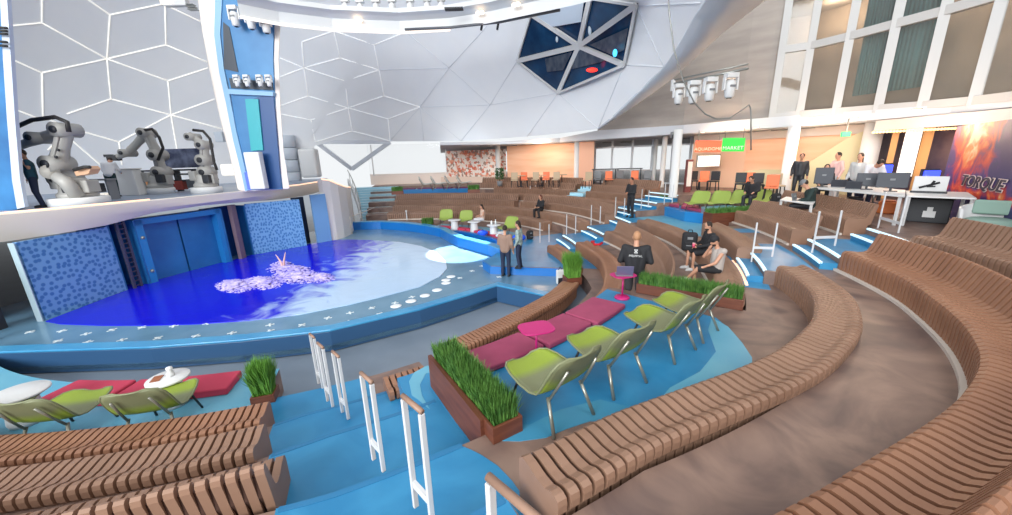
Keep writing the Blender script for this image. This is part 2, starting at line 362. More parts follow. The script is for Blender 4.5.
# far rows
for k, t0, t1, bk, lab in ((1, 30, 95.5, False, 'lowest far bench behind the green planter'), (2, 17, 95, False, 'second far bench where a woman in black sits'),
      (3, 16, 52, True, 'third far bench with back, right half'), (3, 54, 95, True, 'third far bench with back, left half'),
      (4, 21.5, 95, False, 'fourth far bench, backless'), (5, 22, 37, True, 'fifth far bench right of the upper far stairs'),
      (5, 42, 66, True, 'fifth far bench left of the upper far stairs'), (6, 22, 37, True, 'topmost far bench below the bright windows'), (6, 43, 72, True, 'topmost far bench below the patterned wall')):
    bench('brown curved bench, '+lab, [(t0-1, interp(K[k+1], t0)-.56), ((t0+t1)/2, interp(K[k+1], (t0+t1)/2)-.56), (t1+1, interp(K[k+1], t1)-.56)], .3*k, t0, t1, bk, group='far rows of brown benches', pitch=.14, kerb=kerb_m)

# ---------------------------------------------------------------- pool
pdk = [at(x, y, 0.35) for x, y in [(-300, 352), (-60, 356), (0, 353), (60, 351), (150, 348), (240, 341), (330, 331), (420, 310), (470, 295), (497, 286)]]
pd = [Vector((p.x, p.y, 0)) for p in pdk]+[pol(9.0, -30), pol(9.0, -12), pol(6.4, -11.9), pol(6.0, -6), pol(6.7, 10), pol(7.2, 20), pol(7.2, 70), pol(8.6, 85), pol(9.2, 97), pol(9.9, 119), Vector((-14.5, 19, 0)), Vector((-16, 8, 0))]
struct(MB().prism([(p.x, p.y) for p in pd], -.1, .004).build('floor', pdeck_m), 'wet blue pool deck')
wp = [at(x, y, 0) for x, y in [(46, 322), (60, 324.5), (100, 326), (150, 326), (200, 324.5), (250, 321), (300, 315), (350, 305), (383, 297), (421, 287), (440, 277), (447, 269), (446, 262), (437, 253), (421, 246.5), (400, 242.5), (370, 240.5), (345, 240), (325, 241)]]
wp += [Vector((-9.6, 19.3, 0)), Vector((-11.7, 16.9, 0)), Vector((-12.1, 15.5, 0)), Vector((-14, 15.5, 0)), Vector((-14, 12.2, 0)), Vector((-13, 12, 0))]
def water_mat():
    m = bpy.data.materials.new('pool water'); m.use_nodes = True; nt = m.node_tree; b = nt.nodes['Principled BSDF']
    tc = nt.nodes.new('ShaderNodeTexCoord'); n = nt.nodes.new('ShaderNodeTexNoise'); n.inputs['Scale'].default_value = 1.1; n.inputs['Detail'].default_value = 7; n.inputs['Distortion'].default_value = 1.2
    nt.links.new(tc.outputs['Object'], n.inputs['Vector'])
    bp = nt.nodes.new('ShaderNodeBump'); bp.inputs['Strength'].default_value = .35; bp.inputs['Distance'].default_value = .06
    nt.links.new(n.outputs[0], bp.inputs['Height']); nt.links.new(bp.outputs[0], b.inputs['Normal'])
    # white sky reflection at right and underwater blue glow are painted into the colour
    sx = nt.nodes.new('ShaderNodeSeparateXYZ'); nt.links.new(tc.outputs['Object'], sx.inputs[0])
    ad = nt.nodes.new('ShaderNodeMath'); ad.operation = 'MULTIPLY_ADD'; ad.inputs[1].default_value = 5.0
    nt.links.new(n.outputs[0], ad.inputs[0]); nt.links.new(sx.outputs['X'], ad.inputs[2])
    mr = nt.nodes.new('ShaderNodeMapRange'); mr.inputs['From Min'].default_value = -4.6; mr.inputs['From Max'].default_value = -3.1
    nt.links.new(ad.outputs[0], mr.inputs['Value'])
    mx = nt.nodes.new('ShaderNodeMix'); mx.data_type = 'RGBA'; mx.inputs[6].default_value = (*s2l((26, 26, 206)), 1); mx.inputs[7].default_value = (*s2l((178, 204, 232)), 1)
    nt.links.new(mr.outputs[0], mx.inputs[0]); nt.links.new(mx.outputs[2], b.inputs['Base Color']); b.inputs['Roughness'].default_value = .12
    b.inputs['Specular IOR Level'].default_value = .35
    return m
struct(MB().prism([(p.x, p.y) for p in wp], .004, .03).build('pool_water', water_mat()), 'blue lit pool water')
# rim walls
def wallstrip(pts, w, z0, z1, inward):
    """low wall following pts (outer top edge), thickness w"""
    n = len(pts); P = [Vector((p[0], p[1], 0)) for p in pts]; Q = []
    for i in range(n):
        t = (P[min(i+1, n-1)]-P[max(i-1, 0)]).normalized(); nn = Vector((-t.y, t.x, 0))*inward; Q.append(P[i]+nn*w)
    mb = MB(); vs = []
    for p, q in zip(P, Q): vs += [(p.x, p.y, z0), (p.x, p.y, z1), (q.x, q.y, z1), (q.x, q.y, z0)]
    fs = [(0, 1, 2, 3), (4*n-4, 4*n-1, 4*n-2, 4*n-3)]
    for i in range(n-1):
        a = 4*i; b = a+4; fs += [(a, b, b+1, a+1), (a+1, b+1, b+2, a+2), (a+2, b+2, b+3, a+3), (a+3, b+3, b, a)]
    return mb.add(vs, fs)
t = thing('pool_rim', 'low blue rim wall curving round the near side of the pool', 'wall', at(330, 333, .0)); T = Matrix.Translation(-t.location)
near = pdk+[pol(9.0, -30.5)]
mbx = wallstrip(near, .26, -.15, .33, 1); mbx.v = [tuple(T@Vector(p)) for p in mbx.v]; mbx.build('rim_wall', rimside_m, t, bevel=.01)
mbx = wallstrip([(p.x, p.y) for p in near], .30, .33, .38, 1); mbx.v = [tuple(T@Vector(p)) for p in mbx.v]; mbx.build('coping', rim_m, t, label='glossy light blue coping', bevel=.015)
t = thing('pool_rim', 'blue rim wall across the far side of the pool', 'wall', pol(8.9, 97)); T = Matrix.Translation(-t.location)
far = [at(x, y, .45) for x, y in [(322, 227), (340, 224), (360, 222.5), (380, 222), (405, 223.5), (425, 226), (440, 229), (448, 233.5)]]+[at(458, 238, .45), at(470, 241, .45), at(488, 245.5, .45), at(503, 251, .45)]
mbx = wallstrip([(p.x, p.y) for p in far], .35, 0, .45, 1); mbx.v = [tuple(T@Vector(p)) for p in mbx.v]; mbx.build('rim_wall', deepblue_m, t, bevel=.02)
mbx = wallstrip([(p.x, p.y) for p in far], .37, .45, .49, 1); mbx.v = [tuple(T@Vector(p)) for p in mbx.v]; mbx.build('coping', rim_m, t)
struct(sector(MB(), 0.0, .295, 20, 70, 6.95, 7.15).build('trim_2', deepblue_m), 'blue front of the far lounge')
struct(sector(MB(), 0.0, .293, -12.1, 22, K_(1, .05), K_(1, -.01), .1).build('trim_2', deepblue_m), 'blue front of the low platform')
# white deck jets
jet_m = mat('jet plate', (206, 216, 220), .35)
jm = MB(); tj = thing('deck_jet', 'small white cross-shaped floor jet on the wet deck', 'floor jet', group='floor jets round the pool')
for a in (0, PI/2): jm.box((0, 0, .004), (.2, .045, .008), a)
jm.lathe([(.035, 0), (.035, .02), (.02, .024)], 10); jm.build('plate', jet_m, tj)
jets = [(x, y) for x, y in [(30, 332), (62, 331), (86, 334), (112, 330), (142, 327.5), (174, 326), (207, 323.5), (240, 320), (58, 341), (88, 342), (122, 340), (158, 338), (196, 336), (232, 333), (270, 331), (302, 325), (328, 318), (350, 313), (372, 308), (302, 332)]]
jets += [(395, 303), (412, 297), (430, 291), (446, 285), (460, 278), (472, 271), (482, 266), (492, 260), (496, 272), (499, 277), (380, 314), (348, 322), (270, 325)]
jets = [j for i, j in enumerate(jets) if i not in (22, 23, 27)]
for i, (x, y) in enumerate(jets):
    p = at(x, y, .004); o = tj if i == 0 else dup(tj, p, i*.4, tj['label'], tj['group'])
    if i == 0: o.location = p
disc_m = mat('lit disc', (235, 240, 245), .2)
dj = MB().lathe([(.16, 0), (.16, .006), (.1, .008)], 20).build('deck_nozzle', disc_m); tag(dj, 'round white floor nozzle flush in the wet deck', 'floor nozzle', 'round nozzles along the right pool edge')
for i, (x, y) in enumerate([(396, 306), (411, 301), (425, 295.5), (437, 290), (446, 283), (451, 276.5), (497, 243), (503, 247), (505, 252), (452, 262)]):
    p = at(x, y, .004) if i < 6 else at(x-6, y+18, .004)
    o = dj if i == 0 else dj.copy()
    if i: C.objects.link(o)
    o.location = p
# splash foam
def splash_mat():
    m = mat('foam', (214, 200, 226), .7, noise=(150, 140, 235), nscale=6); return m
t = thing('water_splash', 'churned foam of swimmers in the middle of the blue pool', 'splash', at(275, 280, .03)); T = Matrix.Translation(-t.location)
mb = MB(T)
for cx, cy, rx, ry, n in ((235, 286, 20, 7, 420), (262, 283, 22, 7, 420), (298, 277, 28, 7, 520), (290, 270, 24, 5, 300), (322, 278, 14, 5, 180), (282, 265, 12, 4, 120)):
    for _ in range(n):
        a = random.random()*2*PI; q = random.random()**.6; p = at(cx+rx*q*math.cos(a), cy+ry*q*math.sin(a), .03); s = random.uniform(.03, .09)*(1.25-q)
        mb.ell(p+Vector((0, 0, random.uniform(0, .16)*(1-q))), (s*1.7, s*1.4, s*.45), 6, 4)
o = mb.build('foam', splash_mat(), t); o['kind'] = 'stuff'

# ---------------------------------------------------------------- stage
SZ = 2.9
mosaic_m = None
def mosaic():
    m = bpy.data.materials.new('blue cell mosaic'); m.use_nodes = True; nt = m.node_tree; b = nt.nodes['Principled BSDF']
    tc = nt.nodes.new('ShaderNodeTexCoord'); v = nt.nodes.new('ShaderNodeTexVoronoi'); v.inputs['Scale'].default_value = 6.5; v.voronoi_dimensions = '2D'; v.inputs['Randomness'].default_value = .7; sx = nt.nodes.new('ShaderNodeSeparateXYZ'); cb = nt.nodes.new('ShaderNodeCombineXYZ')
    nt.links.new(tc.outputs['Object'], sx.inputs[0]); ad = nt.nodes.new('ShaderNodeMath'); nt.links.new(sx.outputs['X'], ad.inputs[0]); nt.links.new(sx.outputs['Y'], ad.inputs[1]); nt.links.new(ad.outputs[0], cb.inputs['X']); nt.links.new(sx.outputs['Z'], cb.inputs['Y']); nt.links.new(cb.outputs[0], v.inputs['Vector']); cr = nt.nodes.new('ShaderNodeValToRGB')
    cr.color_ramp.elements[0].position = .26; cr.color_ramp.elements[0].color = (*s2l((66, 124, 184)), 1)
    cr.color_ramp.elements[1].position = .4; cr.color_ramp.elements[1].color = (*s2l((122, 172, 216)), 1)
    nt.links.new(v.outputs['Distance'], cr.inputs[0]); nt.links.new(cr.outputs[0], b.inputs['Base Color']); b.inputs['Roughness'].default_value = .3; return m
mosaic_m = mosaic()
sb_m = mat('stage blue', (32, 100, 160), .3, noise=(44, 118, 176), nscale=1.2)
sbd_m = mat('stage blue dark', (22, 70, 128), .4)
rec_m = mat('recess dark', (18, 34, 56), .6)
def wpanel(name, a, b, z0, z1, m, th=.12, parent=None, off=0.0, label=None, inset=(0, 0)):
    """upright panel between two plan points; thickness goes away from the pool"""
    a = Vector(a); b = Vector(b); d = (b-a).normalized(); n = Vector((-d.y, d.x, 0))
    if n.dot(Vector((-6.7, 14, 0))-a) > 0: n = -n
    a2 = a+d*inset[0]+n*off; b2 = b-d*inset[1]+n*off
    T = Matrix.Translation(-parent.location) if parent is not None else None
    mb = MB(T); mb.slab([(a2.x, a2.y, z0), (b2.x, b2.y, z0), (b2.x, b2.y, z1), (a2.x, a2.y, z1)], n*th); return mb.build(name, m, parent, label)
PA = at(46, 320, 0); PBp = at(127, 291, 0); PC = at(152, 284, 0); PD = at(232, 262, 0); PE = at(255, 255, 0); PF = at(307, 246, 0); PG = at(318, 243.5, 0); PZ = at(-140, 322, 0)
for p in (PA, PBp, PC, PD, PE, PF, PG): p.z = 0
t = thing('mosaic_panel', 'large blue mosaic screen at the left of the pool stage', 'panel', PA)
wpanel('screen', PA, PBp, 0, 2.22, mosaic_m, .12, t); wpanel('frame', PA, PBp, 0, 2.22, mat('pale frame', (170, 190, 200), .4), .16, t, -.04, inset=(-.08, 1.9+.55))
t = thing('mosaic_panel', 'blue mosaic screen right of the stage doors', 'panel', PE)
wpanel('screen', PE, PF, 0, 2.35, mosaic_m, .12, t)
t = thing('stage_door', 'wide blue double stage door between two columns', 'door', PC)
wpanel('surround', PC, PD, 0, 2.3, mat('bright blue', (38, 126, 190), .3), .5, t, .0, inset=(0, 2.75)); wpanel('surround', PC, PD, 0, 2.3, MATS['bright blue'], .5, t, .0, inset=(2.75, 0)); wpanel('lintel', PC, PD, 2.12, 2.32, MATS['bright blue'], .5, t, .0)
L_ = (PD-PC).length; wpanel('door_leaf', PC, PD, 0, 2.12, sb_m, .08, t, .3, inset=(.2, L_/2+.03)); wpanel('door_leaf', PC, PD, 0, 2.12, sb_m, .08, t, .3, inset=(L_/2+.03, .2)); wpanel('gap', PC, PD, 0, 2.12, rec_m, .05, t, .4)
for a, b, nm in ((PBp, PC, 'left'), (PD, PE, 'right')):
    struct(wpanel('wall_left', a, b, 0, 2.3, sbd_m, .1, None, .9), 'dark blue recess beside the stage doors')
    t = thing('recess_post', {'left': 'dark upright post with rungs left of the stage doors', 'right': 'tan upright post in the recess right of the stage doors'}[nm], 'post', a)
    p = a*.55+b*.45; q = p-t.location; mb = MB(); d = (p-Vector((-6.7, 14, 0))).normalized()
    if nm == 'left':
        for s_ in (-.12, .12): mb.bar(q+Vector((0, s_, 0)), q+Vector((0, s_, 2.35)), .07, .07)
        for i in range(14): mb.bar(q+Vector((0, -.12, .1+i*.165)), q+Vector((0, .12, .1+i*.165)), .05, .03)
        mb.build('post', mat('post dark', (72, 70, 92), .5), t)
        [MB().ell(q+Vector((.3, .35, z_)), (.06, .06, .06)).build('lamp', steel_m, t) for z_ in (.5, 1.7)]
    else:
        mb.bar(q, q+Vector((0, 0, 2.4)), .28, .16); mb.build('post', mat('post tan', (120, 100, 110), .5), t)
for a, b in ((PBp, PBp+Vector((-1.0, 0, 0))), (PC, PC+Vector((-1.0, 0, 0))), (PD, PD+Vector((-1, .2, 0))), (PE, PE+Vector((-1, .3, 0)))):
    mb = MB(); mb.bar(a+Vector((0, 0, 1.15)), b+Vector((0, 0, 1.15)), .1, 2.3); struct(mb.build('wall_left', sb_m), 'blue side wall of stage recess')
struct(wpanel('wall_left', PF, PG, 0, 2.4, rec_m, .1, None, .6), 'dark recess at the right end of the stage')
t = thing('side_screen', 'pale blue narrow panel at the right end of the stage', 'panel', PG); wpanel('panel', PG, at(332, 241, 0), 0, 2.5, mat('pale blue panel', (110, 156, 200), .35), .15, t, -.02)
# far left backstage opening
mb = MB(); mb.slab([PA+Vector((-1.5, -.5, 0)), at(-400, 330, 0)+Vector((-1.5, 0, 0)), at(-400, 330, 0)+Vector((-1.5, 0, 2.3)), PA+Vector((-1.5, -.5, 2.3))], (-.2, 0, 0)); struct(mb.build('wall_left', sbd_m), 'dark teal backstage wall')
t = thing('backstage_rack', 'dark equipment rack with a glowing green display at far left', 'rack', (PA.x-.7, PA.y-.9, 0))
mb = MB(); mb.box((0, 0, .95), (.5, .9, 1.9)); mb.build('cabinet', dark_m, t, bevel=.02); MB().box((.27, .05, 1.45), (.03, .35, .22)).build('display', mat('green display', (170, 200, 90), .4, emit=(170, 200, 90), es=.8), t); MB().box((.27, -.1, .7), (.03, .5, .5)).build('panel', mid_m, t)
t = thing('backstage_hose_reel', 'teal curved guide rail standing left of the mosaic screen', 'rail', (PA.x+.2, PA.y-1.2, 0))
MB().tube([(0, 0, 0), (-.1, -.2, .8), (-.2, -.3, 1.6), (-.3, -.6, 2.0)], .06).build('pipe', mat('teal pipe', (30, 110, 130), .4), t)
# stage deck with white curved fascia
ed = [(-250, 236), (-120, 228), (0, 216), (50, 211.5), (100, 206.5), (150, 201.5), (200, 196.5), (247, 191.5), (270, 189.5), (300, 186.0), (320, 182.5), (333, 181.5)]
E_ = [at(x, y, SZ) for x, y in ed]
deck = [(p.x, p.y) for p in E_]+[(-14, 30), (-40, 34), (-60, 5)]
struct(MB().prism(deck, SZ-.25, SZ).build('floor', mat('stage floor', (150, 162, 180), .35, noise=(132, 148, 170), nscale=1)), 'blue grey stage deck where the robots stand')
t = thing('stage_fascia', 'white curved band along the stage edge with a warm light line', 'fascia', E_[4]); T = Matrix.Translation(-t.location)
mb = MB(T); n = len(E_); vs = []; fs = []
low = [2.25, 2.25, 2.22, 2.25, 2.3, 2.5, 2.55, 2.45, 2.4, 2.36, 2.35, 2.3]
for i, p in enumerate(E_):
    d = (Vector((-6.7, 14, SZ))-p).normalized()
    vs += [(p.x, p.y, SZ+.06), (p.x+d.x*.12, p.y+d.y*.12, SZ+.03), (p.x+d.x*.14, p.y+d.y*.14, SZ-.25), (p.x, p.y, low[i]), (p.x-d.x*1.6, p.y-d.y*1.6, low[i]), (p.x-d.x*1.6, p.y-d.y*1.6, SZ-.1)]
for i in range(n-1):
    for j in range(6): a = i*6+j; b = i*6+(j+1) % 6; fs.append((a, b, b+6, a+6))
fs += [tuple(range(6)), tuple(range(6*n-6, 6*n))]; mb.add(vs, fs, True); fo_ = mb.build('band', mat('fascia cream', (220, 210, 200), .6), t); es_ = fo_.modifiers.new('split', 'EDGE_SPLIT'); es_.split_angle = rad(35)
for q_ in (E_[:6], E_[7:]): mb = MB(T); mb.tube([p+Vector((0, 0, .07)) for p in q_], .03, 6); mb.build('light_line', ledo_m, t)
# white curved side wall from stage to the far stairs
cw = [(330, 179.5), (337, 180.5), (344, 184), (351, 187), (356, 187.5)]
lowp = [(318, 243), (330, 240), (340, 238), (352, 236), (361, 229)]
t = thing('curved_wall', 'white sweeping wall between the stage and the far blue stairs', 'wall', (-9.6, 21, 0)); T = Matrix.Translation(-t.location)
mb = MB(T); base = [at(331, 241, 0), at(338, 239.5, 0), at(345, 237.5, 0), at(352, 234, 0), at(355.5, 226, 0)]
tops = []
for b_, (x, y) in zip(base, cw):
    r = ray(x, y); tt = b_.y/r[1]; tops.append(CAMZ+r[2]*tt)
prof_ = [(b_.x+ray(x, y)[0]*0, b_.y, tz) for b_, (x, y), tz in zip(base, cw, tops)]
vs = []; fs = []
for b_, tz in zip(base, tops): vs += [(b_.x, b_.y, 0), (b_.x, b_.y, tz), (b_.x-.25, b_.y+.05, tz), (b_.x-.25, b_.y+.05, 0)]
for i in range(4):
    a = 4*i; b = a+4; fs += [(a, b, b+1, a+1), (a+1, b+1, b+2, a+2), (a+2, b+2, b+3, a+3)]
fs += [(0, 1, 2, 3), (19, 18, 17, 16)]; mb.add(vs, fs); mb.build('wall', offw_m, t)
mb = MB(T); mb.tube([Vector((b_.x, b_.y, tz+.03)) for b_, tz in zip(base, tops)], .035, 6); mb.build('light_line', ledo_m, t)
t = thing('hand_rail', 'thin low rail in front of the white curved wall', 'railing', (-8.9, 21.2, 0)); MB().tube([(0, 0, 0), (0, 0, 1.0), (.2, 1.8, 1.05), (.4, 3.2, 1.15)], .025).build('rail', kerb_m, t)
# far left stairs
t = thing('stairs', 'curved pale blue staircase at the far left of the seating', 'stairs', pol(13, 99.5)); T = Matrix.Translation(-t.location)
for i in range(14):
    z1 = .15*(i+1); r0 = 10.6+i*.42
    mb = MB(T); sector(mb, z1-.15 if i else 0, z1, 96.2, 104.5+i*.25, r0, r0+1.0); mb.build('step', mat('step pale', (176, 220, 236), .4), t)
    mb = MB(T); sector(mb, z1-.01, z1+.012, 96.2, 104.5+i*.25, r0-.02, r0+.06); mb.build('nosing', mat('nosing pale', (224, 238, 244), .4), t)
t = thing('stair_balustrade', 'white curved balustrade along the far left stairs', 'balustrade', pol(13, 104)); T = Matrix.Translation(-t.location)
rp = [pol(10.4+i*.6, 104.6+i*.42, .15+i*.21) for i in range(12)]
vs = []; fs = []; mb = MB(T)
for p in rp: vs += [p+Vector((0, 0, -.15)), p+Vector((0, 0, .35)), p+Vector((-.12, 0, .35)), p+Vector((-.12, 0, -.15))]
for i in range(11):
    a = 4*i; b = a+4; fs += [(a, b, b+1, a+1), (a+1, b+1, b+2, a+2), (a+2, b+2, b+3, a+3), (a+3, b+3, b, a)]
fs += [(0, 1, 2, 3), (47, 46, 45, 44)]; mb.add(vs, fs); mb.build('stringer', white_m, t)
mb = MB(T); mb.tube([p+Vector((0, 0, 1.0)) for p in rp], .035, 8); mb.build('handrail', steel_m, t)
for p in rp[::2]: mb = MB(T); mb.tube([p+Vector((0, 0, .3)), p+Vector((0, 0, 1.0))], .018, 6); mb.build('baluster', steel_m, t)
glass_m = mat('clear glass', (240, 246, 250), .05, alpha=.07)
mb = MB(T); vs = []; fs = []
for p in rp: vs += [p+Vector((0, 0, .35)), p+Vector((0, 0, .95))]
for i in range(11): fs.append((2*i, 2*i+2, 2*i+3, 2*i+1))
mb.add(vs, fs); mb.build('glass', glass_m, t, solid=.01)

# ---------------------------------------------------------------- dome
DC = Vector((-8, 14, 0)); DR = 16.3
def sph(px, py, R=DR):
    d = Vector(ray(px, py)).normalized(); o = Vector((0, 0, CAMZ))-DC; b = d.dot(o); c = o.dot(o)-R*R; D = max(0, b*b-c)
    return Vector((0, 0, CAMZ))+d*(-b+math.sqrt(D))
def dome_mat():
    m = mat('dome shell', (240, 241, 243), .55, noise=(232, 235, 240), nscale=.35); return m
rightE = [(598, 129), (612, 118), (640, 91), (663.6, 67), (674, 52), (683, 37), (695, 15), (705.5, 0), (716, -25), (726, -60), (735, -110), (740, -200)]
bot = [(-500, 205), (-60, 205), (0, 203), (100, 198), (200, 190), (300, 184), (312, 158), (314, 146), (330, 142.5), (345, 141.5), (390, 141.5), (463, 141), (520, 137), (560, 133.5), (598, 129)]
def xr(y): return float(np.interp(-y, [-a[1] for a in rightE], [a[0] for a in rightE]))
cols = []; NX, NY = 90, 40
for i in range(NX+1):
    u = i/NX; col_ = []
    # bottom point walks along bot; top at y=-220
    xb = -500+1098*(u**.8) if u < 1 else 598; yb = float(np.interp(xb, [a[0] for a in bot], [a[1] for a in bot]))
    for j in range(NY+1):
        v = j/NY; y = yb+(-200-yb)*v; xmax = xr(min(129, y)) if y < 129 else 598; x = -500+(xb+500)/(1098)*(xmax+500); col_.append(sph(x, y))
    cols.append(col_)
mb = MB(); vs = [p for c in cols for p in c]; fs = []
for i in range(NX):
    for j in range(NY): a = i*(NY+1)+j; fs.append((a, a+NY+1, a+NY+2, a+1))
mb.add(vs, fs, True); dome = mb.build('ceiling', dome_mat(), solid=0); struct(dome, 'white panelled dome shell behind the stage')
# thick edge of the dome opening
mb = MB(); inner = [sph(x, y) for x, y in rightE]
outer = []
for (x, y), p in zip([(598, 129), (625, 111), (652, 92.5), (674, 76), (683, 68), (695, 57), (722, 32), (763, 0), (800, -25), (850, -60), (930, -110), (1010, -200)], inner):
    d = Vector(ray(x, y)); d = d/np.linalg.norm(d[:2]); outer.append(Vector((0, 0, CAMZ))+d*((Vector((p.x, p.y, 0))).length*1.06))
vs = []; fs = []
for p, q in zip(inner, outer): vs += [p, q]
for i in range(len(inner)-1): fs.append((2*i, 2*i+2, 2*i+3, 2*i+1))
mb.add(vs, fs, True); struct(mb.build('trim_3', mat('dome edge', (206, 212, 220), .5), solid=.12), 'thick curved edge of the dome opening')
# seam lines
seam_m = mat('seam light', (246, 244, 236), .4, emit=(250, 246, 236), es=.55); seamr_m = mat('seam pale', (246, 247, 248), .4, emit=(246, 247, 248), es=.25); seamf_m = mat('seam faint', (214, 218, 226), .5)
S = [((42, 23), (107, 59)), ((42, 73), (107, 59)), ((111, 99), (107, 59)), ((168, 81), (107, 59)), ((166, 45), (107, 59)), ((110, 15), (107, 59)), ((42, 23), (0, 27)), ((42, 23), (42, -20)), ((110, 15), (80, -6)), ((110, 15), (163, 4)), ((165, 0), (166, 45)), ((166, 45), (207, 62)), ((168, 81), (208, 68)), ((168, 81), (171, 115)), ((111, 99), (171, 115)), ((111, 99), (67, 114)), ((42, 73), (43, 117)), ((42, 73), (9, 58)), ((171, 115), (119, 142)), ((171, 115), (179, 160)), ((171, 115), (222, 129)), ((171, 115), (215, 99)), ((119, 142), (70, 128)), ((119, 142), (122, 165)), ((70, 128), (48, 150)), ((14, 109), (37, 118)), ((68, 137), (104, 168)), ((163, 4), (210, 26)), ((43, 117), (70, 128))]
S2 = [((302, 42), (304, 68)), ((340, 58), (304, 68)), ((345, 81), (304, 68)), ((308, 96), (304, 68)), ((280, 58), (304, 68)), ((280, 77), (304, 68)), ((302, 42), (334, 31)), ((334, 31), (340, 58)), ((340, 58), (379, 70)), ((345, 81), (379, 70)), ((334, 31), (374, 45)), ((374, 45), (379, 70)), ((374, 45), (406, 32)), ((308, 96), (348, 108)), ((280, 106), (308, 96)), ((280, 114), (311, 120)), ((311, 120), (348, 108)), ((311, 120), (315, 142)), ((348, 108), (352, 131)), ((345, 81), (348, 108)), ((352, 131), (315, 142)), ((352, 131), (390, 141)), ((348, 108), (388, 119)), ((388, 119), (420, 107)), ((348, 108), (384, 96)), ((384, 96), (379, 70)), ((384, 96), (420, 107)), ((388, 119), (390, 141))]
S3 = [((379, 70), (449, 68)), ((449, 68), (487, 26)), ((449, 68), (490, 105)), ((490, 105), (517, 61)), ((420, 107), (490, 105)), ((490, 105), (461, 141)), ((558, 93), (490, 105)), ((558, 93), (527, 137)), ((624, 65), (598, 129)), ((624, 65), (664, 67)), ((420, 107), (461, 141)), ((420, 107), (449, 68)), ((558, 93), (598, 129)), ((636, 6), (664, 67)), ((406, 32), (449, 68)), ((420, 107), (424, 141)), ((636, 6), (700, 3)), ((420, 107), (390, 141))]
for lines, m, r_, nm in ((S, seam_m, .026, 'seam_lights'), (S2, seamr_m, .026, 'seam_lights'), (S3, seamf_m, .016, 'seam_joints')):
    mb = MB()
    for a, b in lines:
        mb.tube([sph(a[0]+(b[0]-a[0])*q/4, a[1]+(b[1]-a[1])*q/4, DR-.02) for q in range(5)], r_, 4)
    struct(mb.build('trim_4', m), 'lines between the dome panels')
# faceted window set in the dome
hexp = [(517, 61), (531, 14), (590, -2), (636, 5), (624, 65), (558, 93)]
H = [sph(x, y, DR-.12) for x, y in hexp]; hub = sph(579, 46, DR-.12)
t = thing('dome_window', 'dark faceted six-sided window high in the white dome', 'window', hub); T = Matrix.Translation(-t.location)
navy_m = mat('dark navy glass', (14, 44, 78), .12, noise=(30, 72, 110), nscale=.9)
mb = MB(T); back = [p+(p-DC).normalized()*.1 for p in H]; hb = hub+(hub-DC).normalized()*.1
mb.add(back+[hb], [(i, (i+1) % 6, 6) for i in range(6)]); mb.build('glass', navy_m, t)
mb = MB(T)
for i in range(6): mb.bar(H[i], hub, .22, .12, up=(hub-DC)); mb.bar(H[i], H[(i+1) % 6], .1, .1, up=(hub-DC))
mb.build('mullions', white_m, t)
def facet(i, x, y, off=.05):
    a_, b_, c_ = H[i], H[(i+1) % 6], hub; n_ = (b_-a_).cross(c_-a_).normalized(); o_ = Vector((0, 0, CAMZ)); r_ = Vector(ray(x, y)); k_ = (a_-o_).dot(n_)/r_.dot(n_); p_ = o_+r_*k_; return p_-r_.normalized()*off
mb = MB(T); mb.slab([facet(1, x, y) for x, y in ((533, 14), (584, 0), (581, 22), (558, 26), (552, 27))], (0, -.02, 0)); mb.build('sky_reflection', mat('painted sky reflection', (206, 218, 232), .2), t)  # reflected sky shaped as a pale sheet over the pane
for i_, pts_ in ((5, ((545, 59), (572, 52), (563, 70), (547, 72))), (4, ((577, 51), (583, 50), (606, 60), (601, 62), (572, 69))), (3, ((590, 45), (628, 28), (624, 50), (612, 55)))):
    mb = MB(T); mb.slab([facet(i_, x, y) for x, y in pts_], (0, -.02, 0)); mb.build('lounge_windows', mat('lounge grey', (92, 100, 112), .3, noise=(40, 56, 80), nscale=2.5, stretch=(2.5, 1, .6)), t)
mb = MB(T); mb.ell(sph(592, 70, DR-.55), (.28, .1, .1)); mb.build('red_lamp', mat('red glow', (255, 60, 40), .5, emit=(255, 50, 40), es=1.6), t)
mb = MB(T); mb.ell(sph(615, 53, DR-.45), (.1, .1, .16)); mb.build('cyan_lamp', mat('cyan glow', (80, 200, 255), .5, emit=(80, 200, 255), es=1.2), t)
mb = MB(T); mb.ell(sph(590, 30, DR-.15), (.09, .08, .22)); mb.ell(sph(557, 39, DR-.15), (.07, .07, .16)); mb.build('ceiling_lamp', mat('lamp pale', (200, 214, 226), .5), t)
# triangular skylight at the foot of the dome
t = thing('triangle_window', 'bright triangular window at the foot of the dome', 'window', sph(352, 158)); T = Matrix.Translation(-t.location)
tri = [sph(x, y, DR+.2) for x, y in ((316, 142), (390, 142), (352, 169))]
mb = MB(T)
for i in range(3): mb.bar(tri[i], tri[(i+1) % 3], .28, .2, up=(0, -1, 0))
mb.build('frame', mat('frame grey', (206, 210, 218), .5), t)
mb = MB(T); mb.add(tri, [(0, 1, 2)]); mb.build('glass', glass_m, t, solid=.02)
t = thing('air_duct', 'pale grey segmented cylinder beside the stage arch', 'duct', sph(294, 184, DR-1)); h_ = (sph(292, 137, DR-1)-t.location).length
mb = MB(); 
for i in range(4): mb.lathe([(.52, i*h_/4+.03), (.56, i*h_/4+.06), (.56, (i+1)*h_/4-.03), (.52, (i+1)*h_/4)], 24)
mb.build('body', mat('duct grey', (190, 198, 208), .45), t)
t = thing('service_cabin', 'white box unit between the grey duct and triangular window', 'box', sph(312, 176, DR-1.2)); MB().box((0, 0, .9), (1.2, .8, 2.0)).build('body', white_m, t, bevel=.15)
